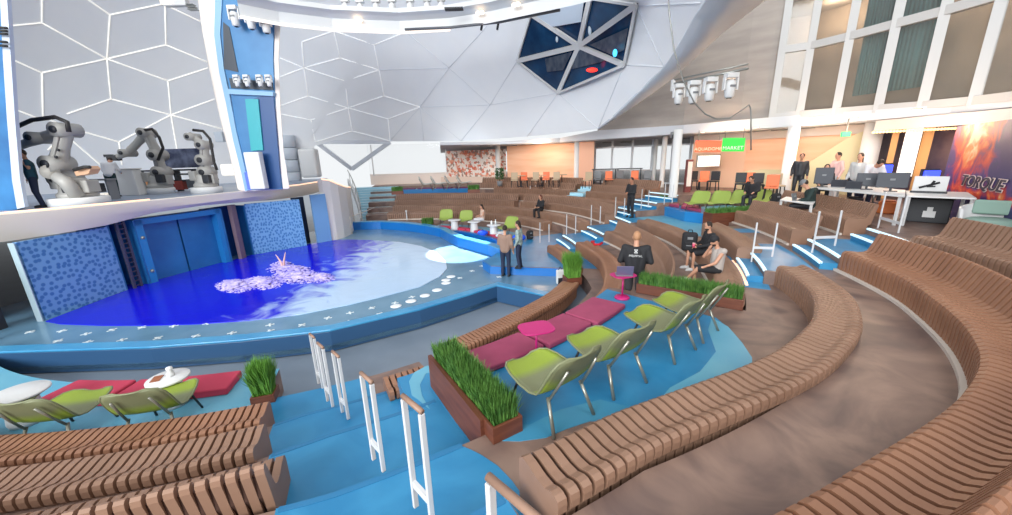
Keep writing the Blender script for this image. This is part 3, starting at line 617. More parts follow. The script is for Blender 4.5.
# ---------------------------------------------------------------- ceiling ring with lamps
RG = [(240, 16), (280, 23.5), (333, 29.5), (400, 32), (450, 29), (490, 23), (530, 14.5), (575, 5), (640, -12)]
def rgp(x, y, k=.62):
    p = sph(x, y); return Vector((0, 0, CAMZ))+(p-Vector((0, 0, CAMZ)))*k
P_ = [rgp(x, y) for x, y in RG]; zr = sum(p.z for p in P_)/len(P_)
P_ = [at(x, y, 9.2) for x, y in RG]
t = thing('ceiling_ring', 'white ring soffit with glowing cove at the top of the dome', 'ceiling ring', P_[3]); T = Matrix.Translation(-t.location)
mb = MB(T); vs = []; fs = []
for p in P_:
    d = Vector((p.x, p.y, 0)).normalized()
    vs += [p, p+Vector((0, 0, .4)), p-d*.25+Vector((0, 0, .5)), p-d*.45+Vector((0, 0, .56)), p-d*.45+Vector((0, 0, .72)), p+d*.3+Vector((0, 0, .72))]
m_ = 6
for i in range(len(P_)-1):
    for j in range(m_): a = i*m_+j; b = i*m_+(j+1) % m_; fs.append((a, b, b+m_, a+m_))
fs += [tuple(range(m_)), tuple(range(m_*len(P_)-m_, m_*len(P_)))]; mb.add(vs, fs); mb.build('soffit', mat('ring white', (206, 208, 210), .5), t)
mb = MB(T); mb.tube([p+Vector((0, 0, -.03)) for p in P_[:5]], .05, 6); mb.build('cove_light', led_m, t)
for x, y in ((356, 20.5), (360, 20.5), (478, 13), (482, 12.5), (514, 5), (518, 4)):
    p = at(x, y, 9.52); mb = MB(T); mb.ell(p, (.09, .09, .07), 10, 6); mb.build('downlight', mat('downlight', (255, 232, 200), .5, emit=(255, 226, 190), es=3), t)
mb = MB(T); mb.tube([at(405, 29.5, 9.22), at(450, 27.5, 9.22), at(500, 22, 9.22), at(560, 10, 9.22)], .05, 6); mb.build('conduit', mat('conduit', (90, 92, 98), .5), t)
t0_ = thing('ring_lamp', 'white moving head lamp above the ceiling ring, leftmost', 'stage lamp', at(345, 3, 10.4), 0, 'lamps above the ceiling ring')
mb = MB(); mb.box((0, 0, .1), (.34, .22, .16)); mb.build('base', white_m, t0_, bevel=.03); mb = MB(); mb.ell((0, -.02, -.2), (.15, .16, .22)); mb.build('head', white_m, t0_); mb = MB(); mb.lathe([(.1, -.44), (.12, -.36), (.1, -.34)], 12); mb.build('lens', dark_m, t0_)
ord_ = ['second', 'third', 'fourth', 'fifth', 'sixth', 'seventh', 'eighth']
for i, x in enumerate((360, 376, 392, 410, 427, 441)): dup(t0_, at(x, 3.5+i*-.3, 10.4), 0, 'white moving head lamp above the ceiling ring, %s from the left' % ord_[i])
t = thing('lighting_truss', 'dark lighting truss crossing above the ring near top centre', 'truss', at(500, 6, 10.3))
mb = MB()
for dx in (-.35, .35): mb.bar((dx-.5, 0, -.9), (dx, 0, 1.2), .09, .09)
for i in range(4): mb.bar((-.35-.5+i*.15, 0, -.6+i*.45), (.35-.3+i*.12, 0, -.35+i*.45), .06, .06)
mb.build('frame', dark_m, t); MB().box((.1, .1, .2), (.4, .12, .5)).build('panel', mid_m, t)
t = thing('ceiling_vent', 'dark slotted opening in the ring underside near top centre', 'vent', at(454, 9, 9.6)); mb = MB(); mb.box((0, 0, 0), (.7, .3, .05)); mb.build('grille', dark_m, t)
t = thing('ceiling_lamp_unit', 'white slatted light unit at the top left of the dome', 'light', sph(176, 3, DR-1.2)); mb = MB(); mb.box((0, 0, 0), (1.1, .3, .3), .0); mb.build('housing', white_m, t, bevel=.04); mb = MB(); mb.box((-.3, -.16, 0), (.6, .04, .16)); mb.build('tube', led_m, t)
for i in range(3): mb = MB(); mb.box((.65+.05*i, 0, -.1-.1*i), (.4, .25, .03)); mb.build('fin', steel_m, t)

# ---------------------------------------------------------------- stage arch legs
def leg(name_label, outline, y, depth, m, parts=()):
    P = [aty(x, yy, y) for x, yy in outline]; t = thing('arch_leg', name_label, 'arch', (P[-1].x, y, SZ)); T = Matrix.Translation(-t.location)
    mb = MB(T); mb.slab(P, (depth*(-1.25 if P[0].x < -13 else -.72), depth, 0)); mb.build('shell', m, t, bevel=.06)
    for nm, ol, mm, dz in parts:
        mb = MB(T); mb.slab([aty(x, yy, y+dz) for x, yy in ol], (0, abs(dz)*.9+.02 if dz < 0 else .1, 0)); mb.build(nm, mm, t)
    return t, T
t, T = leg('blue arch leg with white edge at the far left of the stage', [(-70, -40), (3, -40), (6, 0), (10, 60), (14, 120), (19, 180), (24, 207), (14, 211), (-70, 220)], 11.4, .8, mat('arch blue', (40, 96, 150), .45, noise=(60, 130, 186), nscale=.8),
    [('edge_strip', [(-1, -40), (5, -40), (7, 0), (11, 60), (15, 120), (20, 180), (25, 207), (17, 209), (12, 180), (7, 120), (3, 60), (0, 0)], mat('strip pale', (196, 206, 222), .5), -.08)])
mb = MB(T); 
for yy in (28, 31, 34, 42, 46): mb.tube([aty(-8, yy-1, 11.2), aty(7, yy, 11.2)], .03, 6)
mb.build('cable_loops', hose_m, t)
legL = [(196, -40), (198, 0), (202, 30), (208, 62), (214, 92), (221, 122), (229, 152), (238, 190), (246, 192), (290, 189), (284, 152), (281, 110), (279, 60), (282, 0), (286, -40)]
t, T = leg('tall white and blue stage arch leg carrying lamps right of the robots', [aa for aa in legL], 16.4, .6, mat('arch cream', (232, 222, 214), .5),
    [('blue_face', [(224, -40), (222, 0), (221, 35), (225, 70), (231, 95), (236, 130), (243, 160), (250, 190), (282, 189), (278, 152), (275, 110), (273, 60), (274, 0), (277, -40)], mat('arch face', (50, 112, 164), .4, noise=(66, 130, 180), nscale=.9), -.06),
     ('pale_edge', [(217, -40), (215, 0), (214, 35), (219, 72), (226, 104), (233, 140), (241, 172), (245, 191), (250, 190), (243, 160), (236, 130), (230, 98), (224, 70), (220, 35), (222, 0), (224, -40)], mat('edge blue', (134, 174, 206), .45), -.1),
     ('navy_face', [(250, 100), (273, 92), (277, 140), (281, 188), (262, 189)], mat('arch navy', (36, 76, 128), .4), -.1),
     ('dark_niche', [(223, 22), (229, 27), (238, 72), (224, 69)], mat('niche', (60, 66, 76), .5), -.09),
     ('lower_recess', [(229, 78), (272, 82), (273, 90), (231, 88)], mat('niche', (60, 66, 76), .5), -.11),
     ('cyan_panel', [(245, 99), (258, 99), (263, 150), (251, 151)], mat('cyan panel', (44, 160, 170), .4), -.16),
     ('cross_rail', [(228, 89), (273, 92), (273, 96), (229, 94)], mat('edge blue', (134, 174, 206), .45), -.2)])
t = thing('cabinet', 'white pedestal cabinet under the cyan panel on the arch leg', 'cabinet', aty(260, 189, 15.9)); h0 = (aty(257, 152, 15.9)-aty(260, 189, 15.9)).z
MB().box((0, 0, h0/2), (.62, .3, h0)).build('body', white_m, t, bevel=.03); MB().box((-.42, .05, .35), (.14, .2, .7)).build('lit_side', mat('blue glow', (70, 90, 255), .4, emit=(60, 80, 255), es=1.2), t)
def movinghead(label, p, s=1.0, group=None, rz=0, name='moving_head_lamp'):
    t = thing(name, label, 'stage lamp', p, rz, group)
    mb = MB(); mb.box((0, 0, 0), (.34*s, .26*s, .14*s)); mb.build('base', white_m, t, bevel=.02)
    for q_ in (-1, 1): mb = MB(); mb.box((q_*.19*s, 0, -.22*s), (.05*s, .14*s, .36*s)); mb.build('yoke_arm', white_m, t, bevel=.015)
    mb = MB(); mb.lathe([(.09*s, -.62*s), (.13*s, -.58*s), (.15*s, -.35*s), (.15*s, -.18*s), (.09*s, -.12*s)], 14); hd_ = mb.build('head', white_m, t)
    mb = MB(); mb.lathe([(.07*s, -.635*s), (.08*s, -.61*s)], 12); mb.build('lens', dark_m, hd_)
    mb = MB(); mb.box((0, -.15*s, -.3*s), (.16*s, .03, .06*s)); mb.build('vent', mid_m, hd_)
    return t
for i, (x, y, s_) in enumerate(((233, 8, 1), (249, 11, 1), (264, 15, 1))): movinghead('%s of three large white lamps in the top of the arch leg' % ['left', 'middle', 'right'][i], aty(x, y, 15.95), 1.0, 'upper arch lamps')
for i, x in enumerate((236, 246, 259, 268)): movinghead('%s of four small white lamps above the pale cross rail of the arch leg' % ['first', 'second', 'third', 'fourth'][i], aty(x, 76, 15.95), .62, 'lower arch lamps')
movinghead('small white lamp hanging at the very top of the arch leg', aty(250, 0, 15.9), .6)

# ---------------------------------------------------------------- robots
def robot(label, pts, y, k=1.0, hose=None, plinth=None, grip=None):
    P = [aty(a, b, y+(dy if len(q) else 0)) for a, b, *q in pts for dy in [q[0] if q else 0]]
    t = thing('robot_arm', label, 'robot', (P[0].x, P[0].y, SZ)); T = Matrix.Translation(-t.location)
    if plinth:
        a = aty(plinth[0], plinth[2], y); b = aty(plinth[1], plinth[2], y); w_ = (b-a).length; mb = MB(T)
        mb.lathe([(w_/2, 0), (w_/2, .22), (w_/2*.97, .26)], 28, (P[0].x, y, SZ)); mb.build('plinth', white_m, t)
    mb = MB(T); c = Vector((P[0].x, y, SZ+.25)); mb.lathe([(.42*k, 0), (.44*k, .12), (.36*k, .2), (.34*k, .5), (.25*k, .62)], 20, c); mb.box(c+Vector((.28*k, 0, .35)), (.4*k, .5*k, .4), .3); mb.box(c+Vector((-.2*k, -.15, .5)), (.36*k, .4*k, .4), -.3); mb.build('turret', robot_m, t, bevel=.03)
    nm = ['lower_arm', 'elbow', 'forearm', 'wrist', 'tool']; w = [.2, .19, .16, .13, .11]
    for i in range(1, len(P)-1):
        mb = MB(T); mb.tube([P[i]+(P[i+1]-P[i])*q for q in (0, .15, .5, .85, 1)], [w[i-1]*k*1.15, w[i-1]*k*1.05, w[i-1]*k*.85, w[i-1]*k*.9, w[i-1]*k*.8], 10)
        mb.build(nm[min(i-1, 4)], robot_m, t)
    for i in range(1, len(P)-1):
        mb = MB(T); mb.tube([P[i]+Vector((0, -.3*k, 0)), P[i]+Vector((0, .3*k, 0))], w[i-1]*k*1.2, 14); jt = mb.build('joint', robot_m, t)
        mb = MB(T); mb.tube([P[i]+Vector((0, -.33*k, 0)), P[i]+Vector((0, -.29*k, 0))], w[i-1]*k*.6, 12); mb.build('joint_cap', dark_m, jt)
    for i in (1, 2):
        if i < len(P)-1: mb = MB(T); q_ = P[i].lerp(P[i+1], .5); dd_ = (P[i+1]-P[i]); mb.bar(P[i]+dd_*.2+Vector((.0, -w[i]*k, 0)), P[i]+dd_*.8+Vector((0, -w[i]*k, 0)), .12*k, .1*k); mb.build('cover_plate', mid_m if i == 1 else robot_m, t, bevel=.02)
    mb = MB(T); mb.box((P[1]+P[0])/2+Vector((.25*k, -.3*k, .1)), (.28*k, .2*k, .34*k)); mb.build('motor', dark_m, t, bevel=.03)
    if hose: mb = MB(T); mb.tube([aty(a, b, y-.25) for a, b in hose], .055*k, 8); mb.build('hose', hose_m, t)
    if grip: mb = MB(T); g = P[-1]; mb.box(g, (.35*k, .3*k, .22*k), .2); mb.box(g+Vector((-.2, 0, .1)), (.25*k, .2*k, .1*k)); mb.build('gripper', dark_m, t)
    return t
robot('large pale grey robot arm bending over at the left of the stage', [(80, 200), (66, 178), (58, 164, -.2), (66, 130), (42, 138), (12, 148)], 12.5, 1.15, [(16, 127), (32, 120), (55, 117), (67, 122), (69, 132)], (56, 100, 205))
t = bpy.data.objects['robot_arm']; T = Matrix.Translation(-t.location)
mb = MB(T); mb.tube([aty(56, 176, 12.0), aty(66, 182, 12.0), aty(78, 196, 12.2)], [.15, .19, .2], 12); mb.build('counterweight', robot_m, t)
mb = MB(T); mb.tube([aty(50, 172, 11.95), aty(50, 172, 12.3)], .22, 18); mb.build('motor_drum', mat('drum', (184, 180, 172), .4), t)
mb = MB(T); mb.slab([aty(74, 171, 12.2), aty(88, 166, 12.2), (aty(91, 169, 12.2)), aty(88, 174, 12.2), aty(76, 176, 12.2)], (0, .3, 0)); mb.build('tool_head', mat('tan cover', (206, 164, 132), .5), t)
mb = MB(T); mb.tube([aty(74, 170, 12.1), aty(84, 167, 12.1), aty(90, 167, 12.1)], .05); mb.build('tool_cover', hose_m, t)
for q in ((58, 150), (56, 157)): mb = MB(T); mb.tube([aty(q[0], q[1], 12.0), aty(q[0], q[1], 12.25)], .045, 8); mb.build('bore', dark_m, t)
robot('dark grey robot arm reaching left beside the white lectern', [(161, 189), (162, 172), (158, 155), (147, 133), (128, 153), (114, 158)], 17, 1.05, [(140, 131), (152, 129), (159, 137), (163, 148), (158, 160)], (150, 172, 191), True)
robot('upright pale robot arm at the right end of the stage', [(207, 190), (207, 172), (205, 160), (204, 145), (193, 137), (189, 134)], 16.6, 1.0, [(193, 130), (203, 131), (210, 139), (212, 150), (214, 162), (217, 170)], (194, 220, 193))
t = thing('lectern', 'tapered white lectern box behind the man in the pale shirt', 'lectern', (aty(134, 196, 16.6).x, 16.6, SZ))
vs = [(-.32, -.25, 0), (.5, -.25, 0), (.42, -.2, 1.1), (-.42, -.2, 1.1), (-.32, .25, 0), (.5, .25, 0), (.42, .2, 1.1), (-.42, .2, 1.1)]
mb = MB(); mb.add(vs, [(0, 1, 2, 3), (5, 4, 7, 6), (4, 0, 3, 7), (1, 5, 6, 2), (3, 2, 6, 7), (4, 5, 1, 0)]); mb.build('body', white_m, t, bevel=.03); MB().box((0, 0, 1.12), (.9, .46, .04)).build('top', offw_m, t)
t = thing('stage_rail_rack', 'dark low equipment rack spanning the back of the stage', 'rack', (aty(172, 190, 18.6).x, 18.6, SZ)); mb = MB()
for z_ in (.5, .8, 1.0): mb.box((0, 0, z_), (4.6, .3, .08))
for i in range(6): mb.box((-2.2+i*.88, 0, .5), (.1, .3, 1.0))
mb.build('frame', dark_m, t)
for i, c in enumerate(((-1.6, .25, (80, 90, 60)), (-1.0, .3, (170, 120, 80)), (-.2, .3, (60, 60, 66)), (.5, .28, (150, 60, 50)), (1.2, .35, (90, 94, 100)))): MB().box((c[0], -.05, c[1]), (.5, .3, .42)).build('crate', mat('crate%d' % i, c[2], .6), t, bevel=.02)
t = thing('backdrop_screen', 'navy screen with pale shapes behind the upright robot', 'screen', (aty(182, 175, 18.9).x, 18.9, SZ)); MB().box((0, 0, 1.55), (2.3, .1, .9)).build('panel', mat('navy screen', (44, 52, 82), .4, noise=(150, 160, 190), nscale=1.6, nmix=.62), t); MB().box((-1.0, .1, .6), (.08, .08, 1.2)).build('post', dark_m, t); MB().box((1.0, .1, .6), (.08, .08, 1.2)).build('post', dark_m, t)
t = thing('stage_cart', 'small metal trolley with tools between the large robot and the lectern', 'cart', (aty(104, 197, 14.5).x, 14.5, SZ)); MB().box((0, 0, .75), (1.0, .4, .06)).build('shelf', mid_m, t)
for s_ in (-1, 1): MB().box((.42*s_, 0, .38), (.06, .36, .74)).build('leg', mid_m, t)
MB().box((-.15, 0, .45), (.36, .3, .34)).build('case', dark_m, t, bevel=.02); MB().box((.15, -.05, .2), (.3, .3, .1)).build('lamp_tray', mat('tray light', (250, 246, 236), .4, emit=(255, 246, 230), es=.8), t)
t = thing('wall_brackets', 'row of grey wall fittings between the robot and the arch leg', 'bracket', sph(220, 137, DR-1.0)); MB().box((0, 0, 0), (.5, .3, .6)).build('fitting', mat('duct grey', (190, 198, 208), .45), t, bevel=.04); MB().box((.3, -.2, -2.0), (.9, .4, .7)).build('light_box', mat('tray light', (250, 246, 236), .4), t, bevel=.1)

# ---------------------------------------------------------------- superstructure on the right: fascia, soffit, window wall
def dirpt(px, D, py=158):
    r = ray(px, py); L = math.hypot(r[0], r[1]); return Vector((r[0]/L*D, r[1]/L*D, 0))
def zat(px, py, D):
    r = ray(px, py); return CAMZ+r[2]/math.hypot(r[0], r[1])*D
fb = [(440, 145, 142.2), (500, 144.3, 141.8), (560, 142, 138), (598, 139.5, 130.3), (650, 136, 127.2), (683, 133.5, 125), (750, 129, 119), (812, 125.5, 114), (850, 122, 111.5), (950, 113.5, 104.5), (1012, 107, 98), (1120, 93, 83)]
FP = []
for x, yb_, yt_ in fb:
    p = at(x, yb_, 5.0); D = math.hypot(p.x, p.y); FP.append((Vector((p.x, p.y, 0)), zat(x, yt_, D), x))
t = thing('balcony_fascia', 'long white fascia band above the upper deck', 'fascia', (FP[6][0].x, FP[6][0].y, 5)); T = Matrix.Translation(-t.location)
vs = []; fs = []; mb = MB(T)
for p, zt, x in FP:
    d = p.normalized(); vs += [(p.x, p.y, 5.0), (p.x, p.y, zt), (p.x+d.x*.5, p.y+d.y*.5, zt), (p.x+d.x*.5, p.y+d.y*.5, 5.0)]
n = len(FP)
for i in range(n-1): a = 4*i; b = a+4; fs += [(a, b, b+1, a+1), (a+1, b+1, b+2, a+2), (a+2, b+2, b+3, a+3), (a+3, b+3, b, a)]
fs += [(0, 1, 2, 3), (4*n-1, 4*n-2, 4*n-3, 4*n-4)]; mb.add(vs, fs); mb.build('band', mat('fascia white', (202, 205, 211), .5), t)
mb = MB(); vs = []; fs = []
for p, zt, x in FP:
    d = p.normalized(); vs += [(p.x+d.x*.5, p.y+d.y*.5, 5.02), (p.x+d.x*26, p.y+d.y*26, 5.02)]
for i in range(n-1): fs.append((2*i, 2*i+2, 2*i+3, 2*i+1))
mb.add(vs, fs); struct(mb.build('ceiling', mat('soffit', (196, 200, 206), .6), solid=.1), 'flat soffit over the upper deck')
tv = thing('soffit_vent', 'square grey grille in the soffit', 'vent', (0, 0, 0)); MB().box((0, 0, 0), (.8, .8, .05)).build('grille', mid_m, tv)
vv = [(485, 146), (512, 145.6), (553, 144.8), (567, 144.4), (608, 142.6), (626, 142), (690, 138), (700, 137), (781, 130), (804, 128.6), (951, 120)]
vn = ['above the patterned wall', 'left above the orange wall', 'middle above the orange wall', 'right above the orange wall', 'left above the bright windows', 'right above the bright windows', 'left of the orange sign', 'just above the orange sign', 'left above the wavy wall', 'right above the wavy wall', 'beside the top of the colourful poster']
for i, (x, y) in enumerate(vv):
    p = at(x, y, 4.96); o = tv if i == 0 else dup(tv, p, 0, ''); o.location = p; o['label'] = 'grey square vent grille in the soffit, '+vn[i]
    o.rotation_euler.z = -math.atan2(p.x, p.y); o['group'] = 'vents in the soffit'
# beige wall and window wall above the fascia, set back on its top
def WP(x):
    p = Vector((np.interp(x, [a[2] for a in FP], [a[0].x for a in FP]), np.interp(x, [a[2] for a in FP], [a[0].y for a in FP]), 0)); z = float(np.interp(x, [a[2] for a in FP], [a[1] for a in FP])); return p, z
beige_m = mat('beige wall', (172, 162, 154), .6, noise=(154, 145, 139), nscale=.5, stretch=(1, 1, 5))
mb = MB(); vs = []; fs = []; xs = [598, 620, 650, 683, 710, 740, 773]
for x in xs: p, z = WP(x); d = p.normalized(); p = p+d*.3; vs += [(p.x, p.y, z-.2), (p.x, p.y, 16)]
for i in range(len(xs)-1): fs.append((2*i, 2*i+2, 2*i+3, 2*i+1))
mb.add(vs, fs, False); struct(mb.build('wall_right', beige_m, solid=.15), 'beige panelled wall beside the dome opening')
mx_ = [773.5, 800.6, 836.5, 878, 921.6, 972, 1030, 1100]
frame_m = mat('window frame', (186, 186, 186), .45)
MP = []
for x in mx_: p, z = WP(x); D = p.length+.15; MP.append((dirpt(x, D, 108), z))
z_sill = 5.9
ztr = [zat(x, y, MP[i][0].length) for i, (x, y) in enumerate(((786, 43), (814, 40), (848, 35), (892, 27), (941, 17), (997, 6), (1060, -8), (1140, -30)))]
t = thing('window_frame_grid', 'tall white window frame grid at the upper right', 'window frame', (MP[3][0].x, MP[3][0].y, MP[3][1])); T = Matrix.Translation(-t.location)
for i, (p, z) in enumerate(MP): mb = MB(T); mb.bar((p.x, p.y, z-.1), (p.x, p.y, 15), .27, .27, up=p.normalized()); mb.build('mullion', frame_m, t)
ztm = sum(ztr[:6])/6
for zz, h in ((0, .25), (ztm, .28), (ztm*2-6.2, .28)):
    for i in range(len(MP)-1):
        a, za = MP[i]; b, zb = MP[i+1]; A_ = (a.x, a.y, zz if zz else za+.05); B_ = (b.x, b.y, zz if zz else zb+.05); mb = MB(T); mb.bar(A_, B_, .24, h); mb.build('transom', frame_m, t)
pane_m = mat('tinted pane', (120, 120, 116), .06, alpha=.28, spec=.9)
curt_m = mat('teal curtain', (92, 150, 152), .8)
for i in range(len(MP)-1):
    (a, za), (b, zb) = MP[i], MP[i+1]; mb = MB(); mb.add([(a.x, a.y, za), (b.x, b.y, zb), (b.x, b.y, 15), (a.x, a.y, 15)], [(0, 1, 2, 3)])
    o = mb.build('window_%d' % (i+1), pane_m, solid=.03); struct(o, 'tinted window pane')
def curtain(label, i, u0, u1, z0, z1):
    (a, _), (b, _) = MP[i], MP[i+1]; d = (b-a); n_ = a.normalized(); vs = []; fs = []; N = 48
    A0 = a+d*u0+n_*.45; t = thing('curtain', label, 'curtain', (A0.x, A0.y, z0))
    for k in range(N+1):
        u = u0+(u1-u0)*k/N; p = a+d*u+n_*(.45+.07*math.sin(k*1.3)+.03*math.sin(k*2.9))-Vector((A0.x, A0.y, 0)); vs += [(p.x, p.y, 0), (p.x, p.y, z1-z0)]
    for k in range(N): fs.append((2*k, 2*k+2, 2*k+3, 2*k+1))
    mb = MB(); mb.add(vs, fs, True); mb.build('drape', curt_m, t, solid=.02)
curtain('teal curtain in the lower window third from the left', 2, .35, 1, 6.0, ztm); curtain('teal curtain filling the lower window fourth from the left', 3, .0, .98, 6.0, ztm)
curtain('teal curtain behind the upper window third from the left', 2, .3, 1, ztm+.1, 15); curtain('teal curtain behind the upper window fourth from the left', 3, 0, 1, ztm+.1, 15)
mb = MB(); q = [(p+p.normalized()*2.6) for p, z in MP]; vs = []; fs = []
for p in q: vs += [(p.x, p.y, 5.3), (p.x, p.y, 15)]
for i in range(len(q)-1): fs.append((2*i, 2*i+2, 2*i+3, 2*i+1))
mb.add(vs, fs); struct(mb.build('wall_right', mat('room wall', (206, 184, 160), .6, noise=(160, 140, 122), nscale=.6), solid=.1), 'room wall behind the tinted windows')
mb = MB(); q2 = [(p+p.normalized()*.2) for p, z in MP]; vs = []
for a, b in zip(q2, q): vs += [(a.x, a.y, 10.1), (b.x, b.y, 10.1)]
mb.add(vs, [(2*i, 2*i+2, 2*i+3, 2*i+1) for i in range(len(q)-1)]); struct(mb.build('ceiling', mat('room slab', (190, 176, 160), .6), solid=.25), 'slab between the two window storeys')
# lamp bar on the beige wall
ba, bb_ = aty(673, 84, 15.6), aty(748, 68.5, 13.4)
t = thing('lamp_bar', 'thin dark bar holding four white lamps on the beige wall', 'bar', ba); T = Matrix.Translation(-t.location)
mb = MB(T); mb.tube([ba, bb_], .04, 8); mb.build('bar', steel_m, t); mb = MB(T); mb.tube([ba+Vector((0, 0, .14)), bb_+Vector((0, 0, .14))], .03, 8); mb.build('upper_bar', steel_m, t)
mb = MB(T); mb.box(ba+Vector((0, 0, -.05)), (.12, .12, .4)); mb.build('end_box', white_m, t)
for i, x in enumerate((680.5, 697, 714, 733.5)):
    u = (x-673)/75; p = ba+(bb_-ba)*u+Vector((0, -.02, -.12)); movinghead('%s white moving head lamp on the bar at the beige wall' % ['leftmost', 'second', 'third', 'rightmost'][i], p, 1.15 if i else 1.05, 'lamps on the beige wall bar')
t = thing('hanging_cable', 'thin grey cable looping down across the beige wall', 'cable', aty(751, 134, 13.2)); T = Matrix.Translation(-t.location)
cp_ = [(667, -30), (669, 10), (674, 50), (683, 80), (694, 102), (705, 114), (716, 119), (730, 118), (742, 110), (749, 105), (750.5, 108), (751, 120), (751, 150)]
mb = MB(T); mb.tube([aty(x, y, 13.0) for x, y in cp_], .022, 6); mb.build('cable', steel_m, t)
t = thing('ceiling_speaker', 'small dark spotlight hung under the fascia above the white column', 'spotlight', at(673, 134, 4.9)); MB().box((0, 0, -.05), (.2, .2, .3)).build('body', mid_m, t, bevel=.04); mb = MB(); mb.tube([(0, -.1, -.1), (0, -.3, -.18)], .1, 12); mb.build('lens', dark_m, t)
# round columns
for i, (x, D, lab, r_) in enumerate(((498, 30, 'beside the patterned wall', .2), (577, 27, 'at the right end of the orange wall', .2), (655, 27, 'thin, left of the large column', .12), (663.5, 24, 'thin, just left of the large column', .14), (676, 18.4, 'largest, behind the upper stairs', .18), (789.5, 20.5, 'leaning beside the wavy wall', .22), (868, 21, 'behind the people at the desks', .3))):
    p = dirpt(x, D); t = thing('column', 'round white column '+lab, 'column', (p.x, p.y, 2.1)); mb = MB(); mb.lathe([(r_*1.15, 0), (r_, .05), (r_, 2.9)], 20); mb.build('shaft', white_m, t)
# back walls of the deck
def seg(name, x0, x1, D0, D1, z0, z1, m, label, th=.15, n=1):
    a, b = dirpt(x0, D0), dirpt(x1, D1); mb = MB(); d = (a+b).normalized(); mb.slab([(a.x, a.y, z0), (b.x, b.y, z0), (b.x, b.y, z1), (a.x, a.y, z1)], d*th); return struct(mb.build(name, m), label)
def pattern_mat():
    m = bpy.data.materials.new('triangle pattern'); m.use_nodes = True; nt = m.node_tree; b = nt.nodes['Principled BSDF']; tc = nt.nodes.new('ShaderNodeTexCoord')
    v = nt.nodes.new('ShaderNodeTexVoronoi'); v.distance = 'MANHATTAN'; v.inputs['Scale'].default_value = 5.5; nt.links.new(tc.outputs['Object'], v.inputs['Vector'])
    cr = nt.nodes.new('ShaderNodeValToRGB'); cr.color_ramp.interpolation = 'CONSTANT'; e = cr.color_ramp.elements; e[0].color = (*s2l((250, 236, 226)), 1); e[1].position = .35; e[1].color = (*s2l((236, 160, 130)), 1)
    for p_, c in ((.55, (176, 140, 124)), (.7, (252, 226, 210)), (.85, (226, 120, 90))): q = e.new(p_); q.color = (*s2l(c), 1)
    sx = nt.nodes.new('ShaderNodeSeparateColor'); nt.links.new(v.outputs['Color'], sx.inputs[0]); nt.links.new(sx.outputs[0], cr.inputs[0]); nt.links.new(cr.outputs[0], b.inputs['Base Color']); nt.links.new(cr.outputs[0], b.inputs['Emission Color']); b.inputs['Emission Strength'].default_value = 0; b.inputs['Roughness'].default_value = .5; return m
peach_m = mat('peach wall', (246, 200, 168), .6, noise=(236, 178, 142), nscale=.3, stretch=(1, 1, 8))
cream_m = mat('cream floor band', (240, 214, 196), .6)
seg('wall_back', 446, 506, 33, 31, 2.6, 4.75, pattern_mat(), 'patterned orange and cream wall'); seg('wall_back', 430, 506, 33.5, 31.2, 2.1, 2.62, cream_m, 'cream plinth')
seg('wall_back', 507, 580, 30.5, 28, 2.1, 4.95, peach_m, 'warm lit striped wall')
seg('wall_back', 579, 594, 26.8, 26.5, 2.1, 4.95, mat('peach pillar', (232, 176, 146), .6), 'peach pillar wall')
seg('wall_back', 368, 447, 35, 33, 2.1, 3.0, mat('pale rose', (255, 238, 226), .6), 'low pale wall below the bright glazing')
seg('wall_back', 692, 745, 25, 24, 2.1, 4.95, mat('peach pale', (238, 196, 168), .6), 'peach wall under the sign'); seg('wall_back', 745, 868, 24, 22, 2.1, 4.95, peach_m, 'peach wall behind the wavy screen')
seg('wall_back', 866, 1012, 24, 20, 2.1, 4.95, mat('night glass', (84, 72, 104), .2, noise=(168, 140, 140), nscale=.7), 'dark lounge windows')
for i, (x0, x1) in enumerate(((887, 894), (917, 928))): seg('wall_back', x0, x1, 20.6, 20.4, 2.1, 4.9, mat('amber post', (226, 170, 110), .5), 'amber post between lounge windows')
t = thing('string_lights', 'string of warm lights along the top of the lounge windows', 'lights', dirpt(905, 20)+Vector((0, 0, 4.5))); T = Matrix.Translation(-t.location)
for i in range(26): p = dirpt(868+i*3.3, 19.6)+Vector((0, 0, 4.55)); mb = MB(T); mb.ell(p, (.045, .045, .045), 8, 5); mb.build('bulb', mat('bulb', (255, 214, 150), .5, emit=(255, 206, 140), es=2.5), t)
for i, (x, z_, w_, h_, lab) in enumerate(((871, 3.0, .35, .5, 'at left'), (890, 3.05, .3, .7, 'behind the laptops'), (936, 2.9, .5, .6, 'right, beside the poster'))):
    p = dirpt(x, 19.6); t = thing('blue_light', 'blue glowing game screen in the lounge, '+lab, 'screen', (p.x, p.y, z_)); MB().box((0, 0, 0), (w_, .12, h_)).build('screen', mat('blue glow', (70, 90, 255), .4, emit=(60, 80, 255), es=1.2), t, bevel=.03); MB().box((0, .08, 0), (w_+.1, .06, h_+.1)).build('casing', dark_m, t); MB().box((0, .08, -(z_-2.1+h_/2)/2), (.08, .08, z_-2.1-h_/2+.1)).build('stand', dark_m, t)
p = dirpt(908, 20.2); t = thing('lit_doorway', 'bright white doorway between the amber posts', 'doorway', (p.x, p.y, 2.1)); MB().box((0, 0, 1.7), (.5, .1, 1.7)).build('opening', mat('bright', (255, 246, 236), .5, emit=(255, 244, 232), es=.95), t)
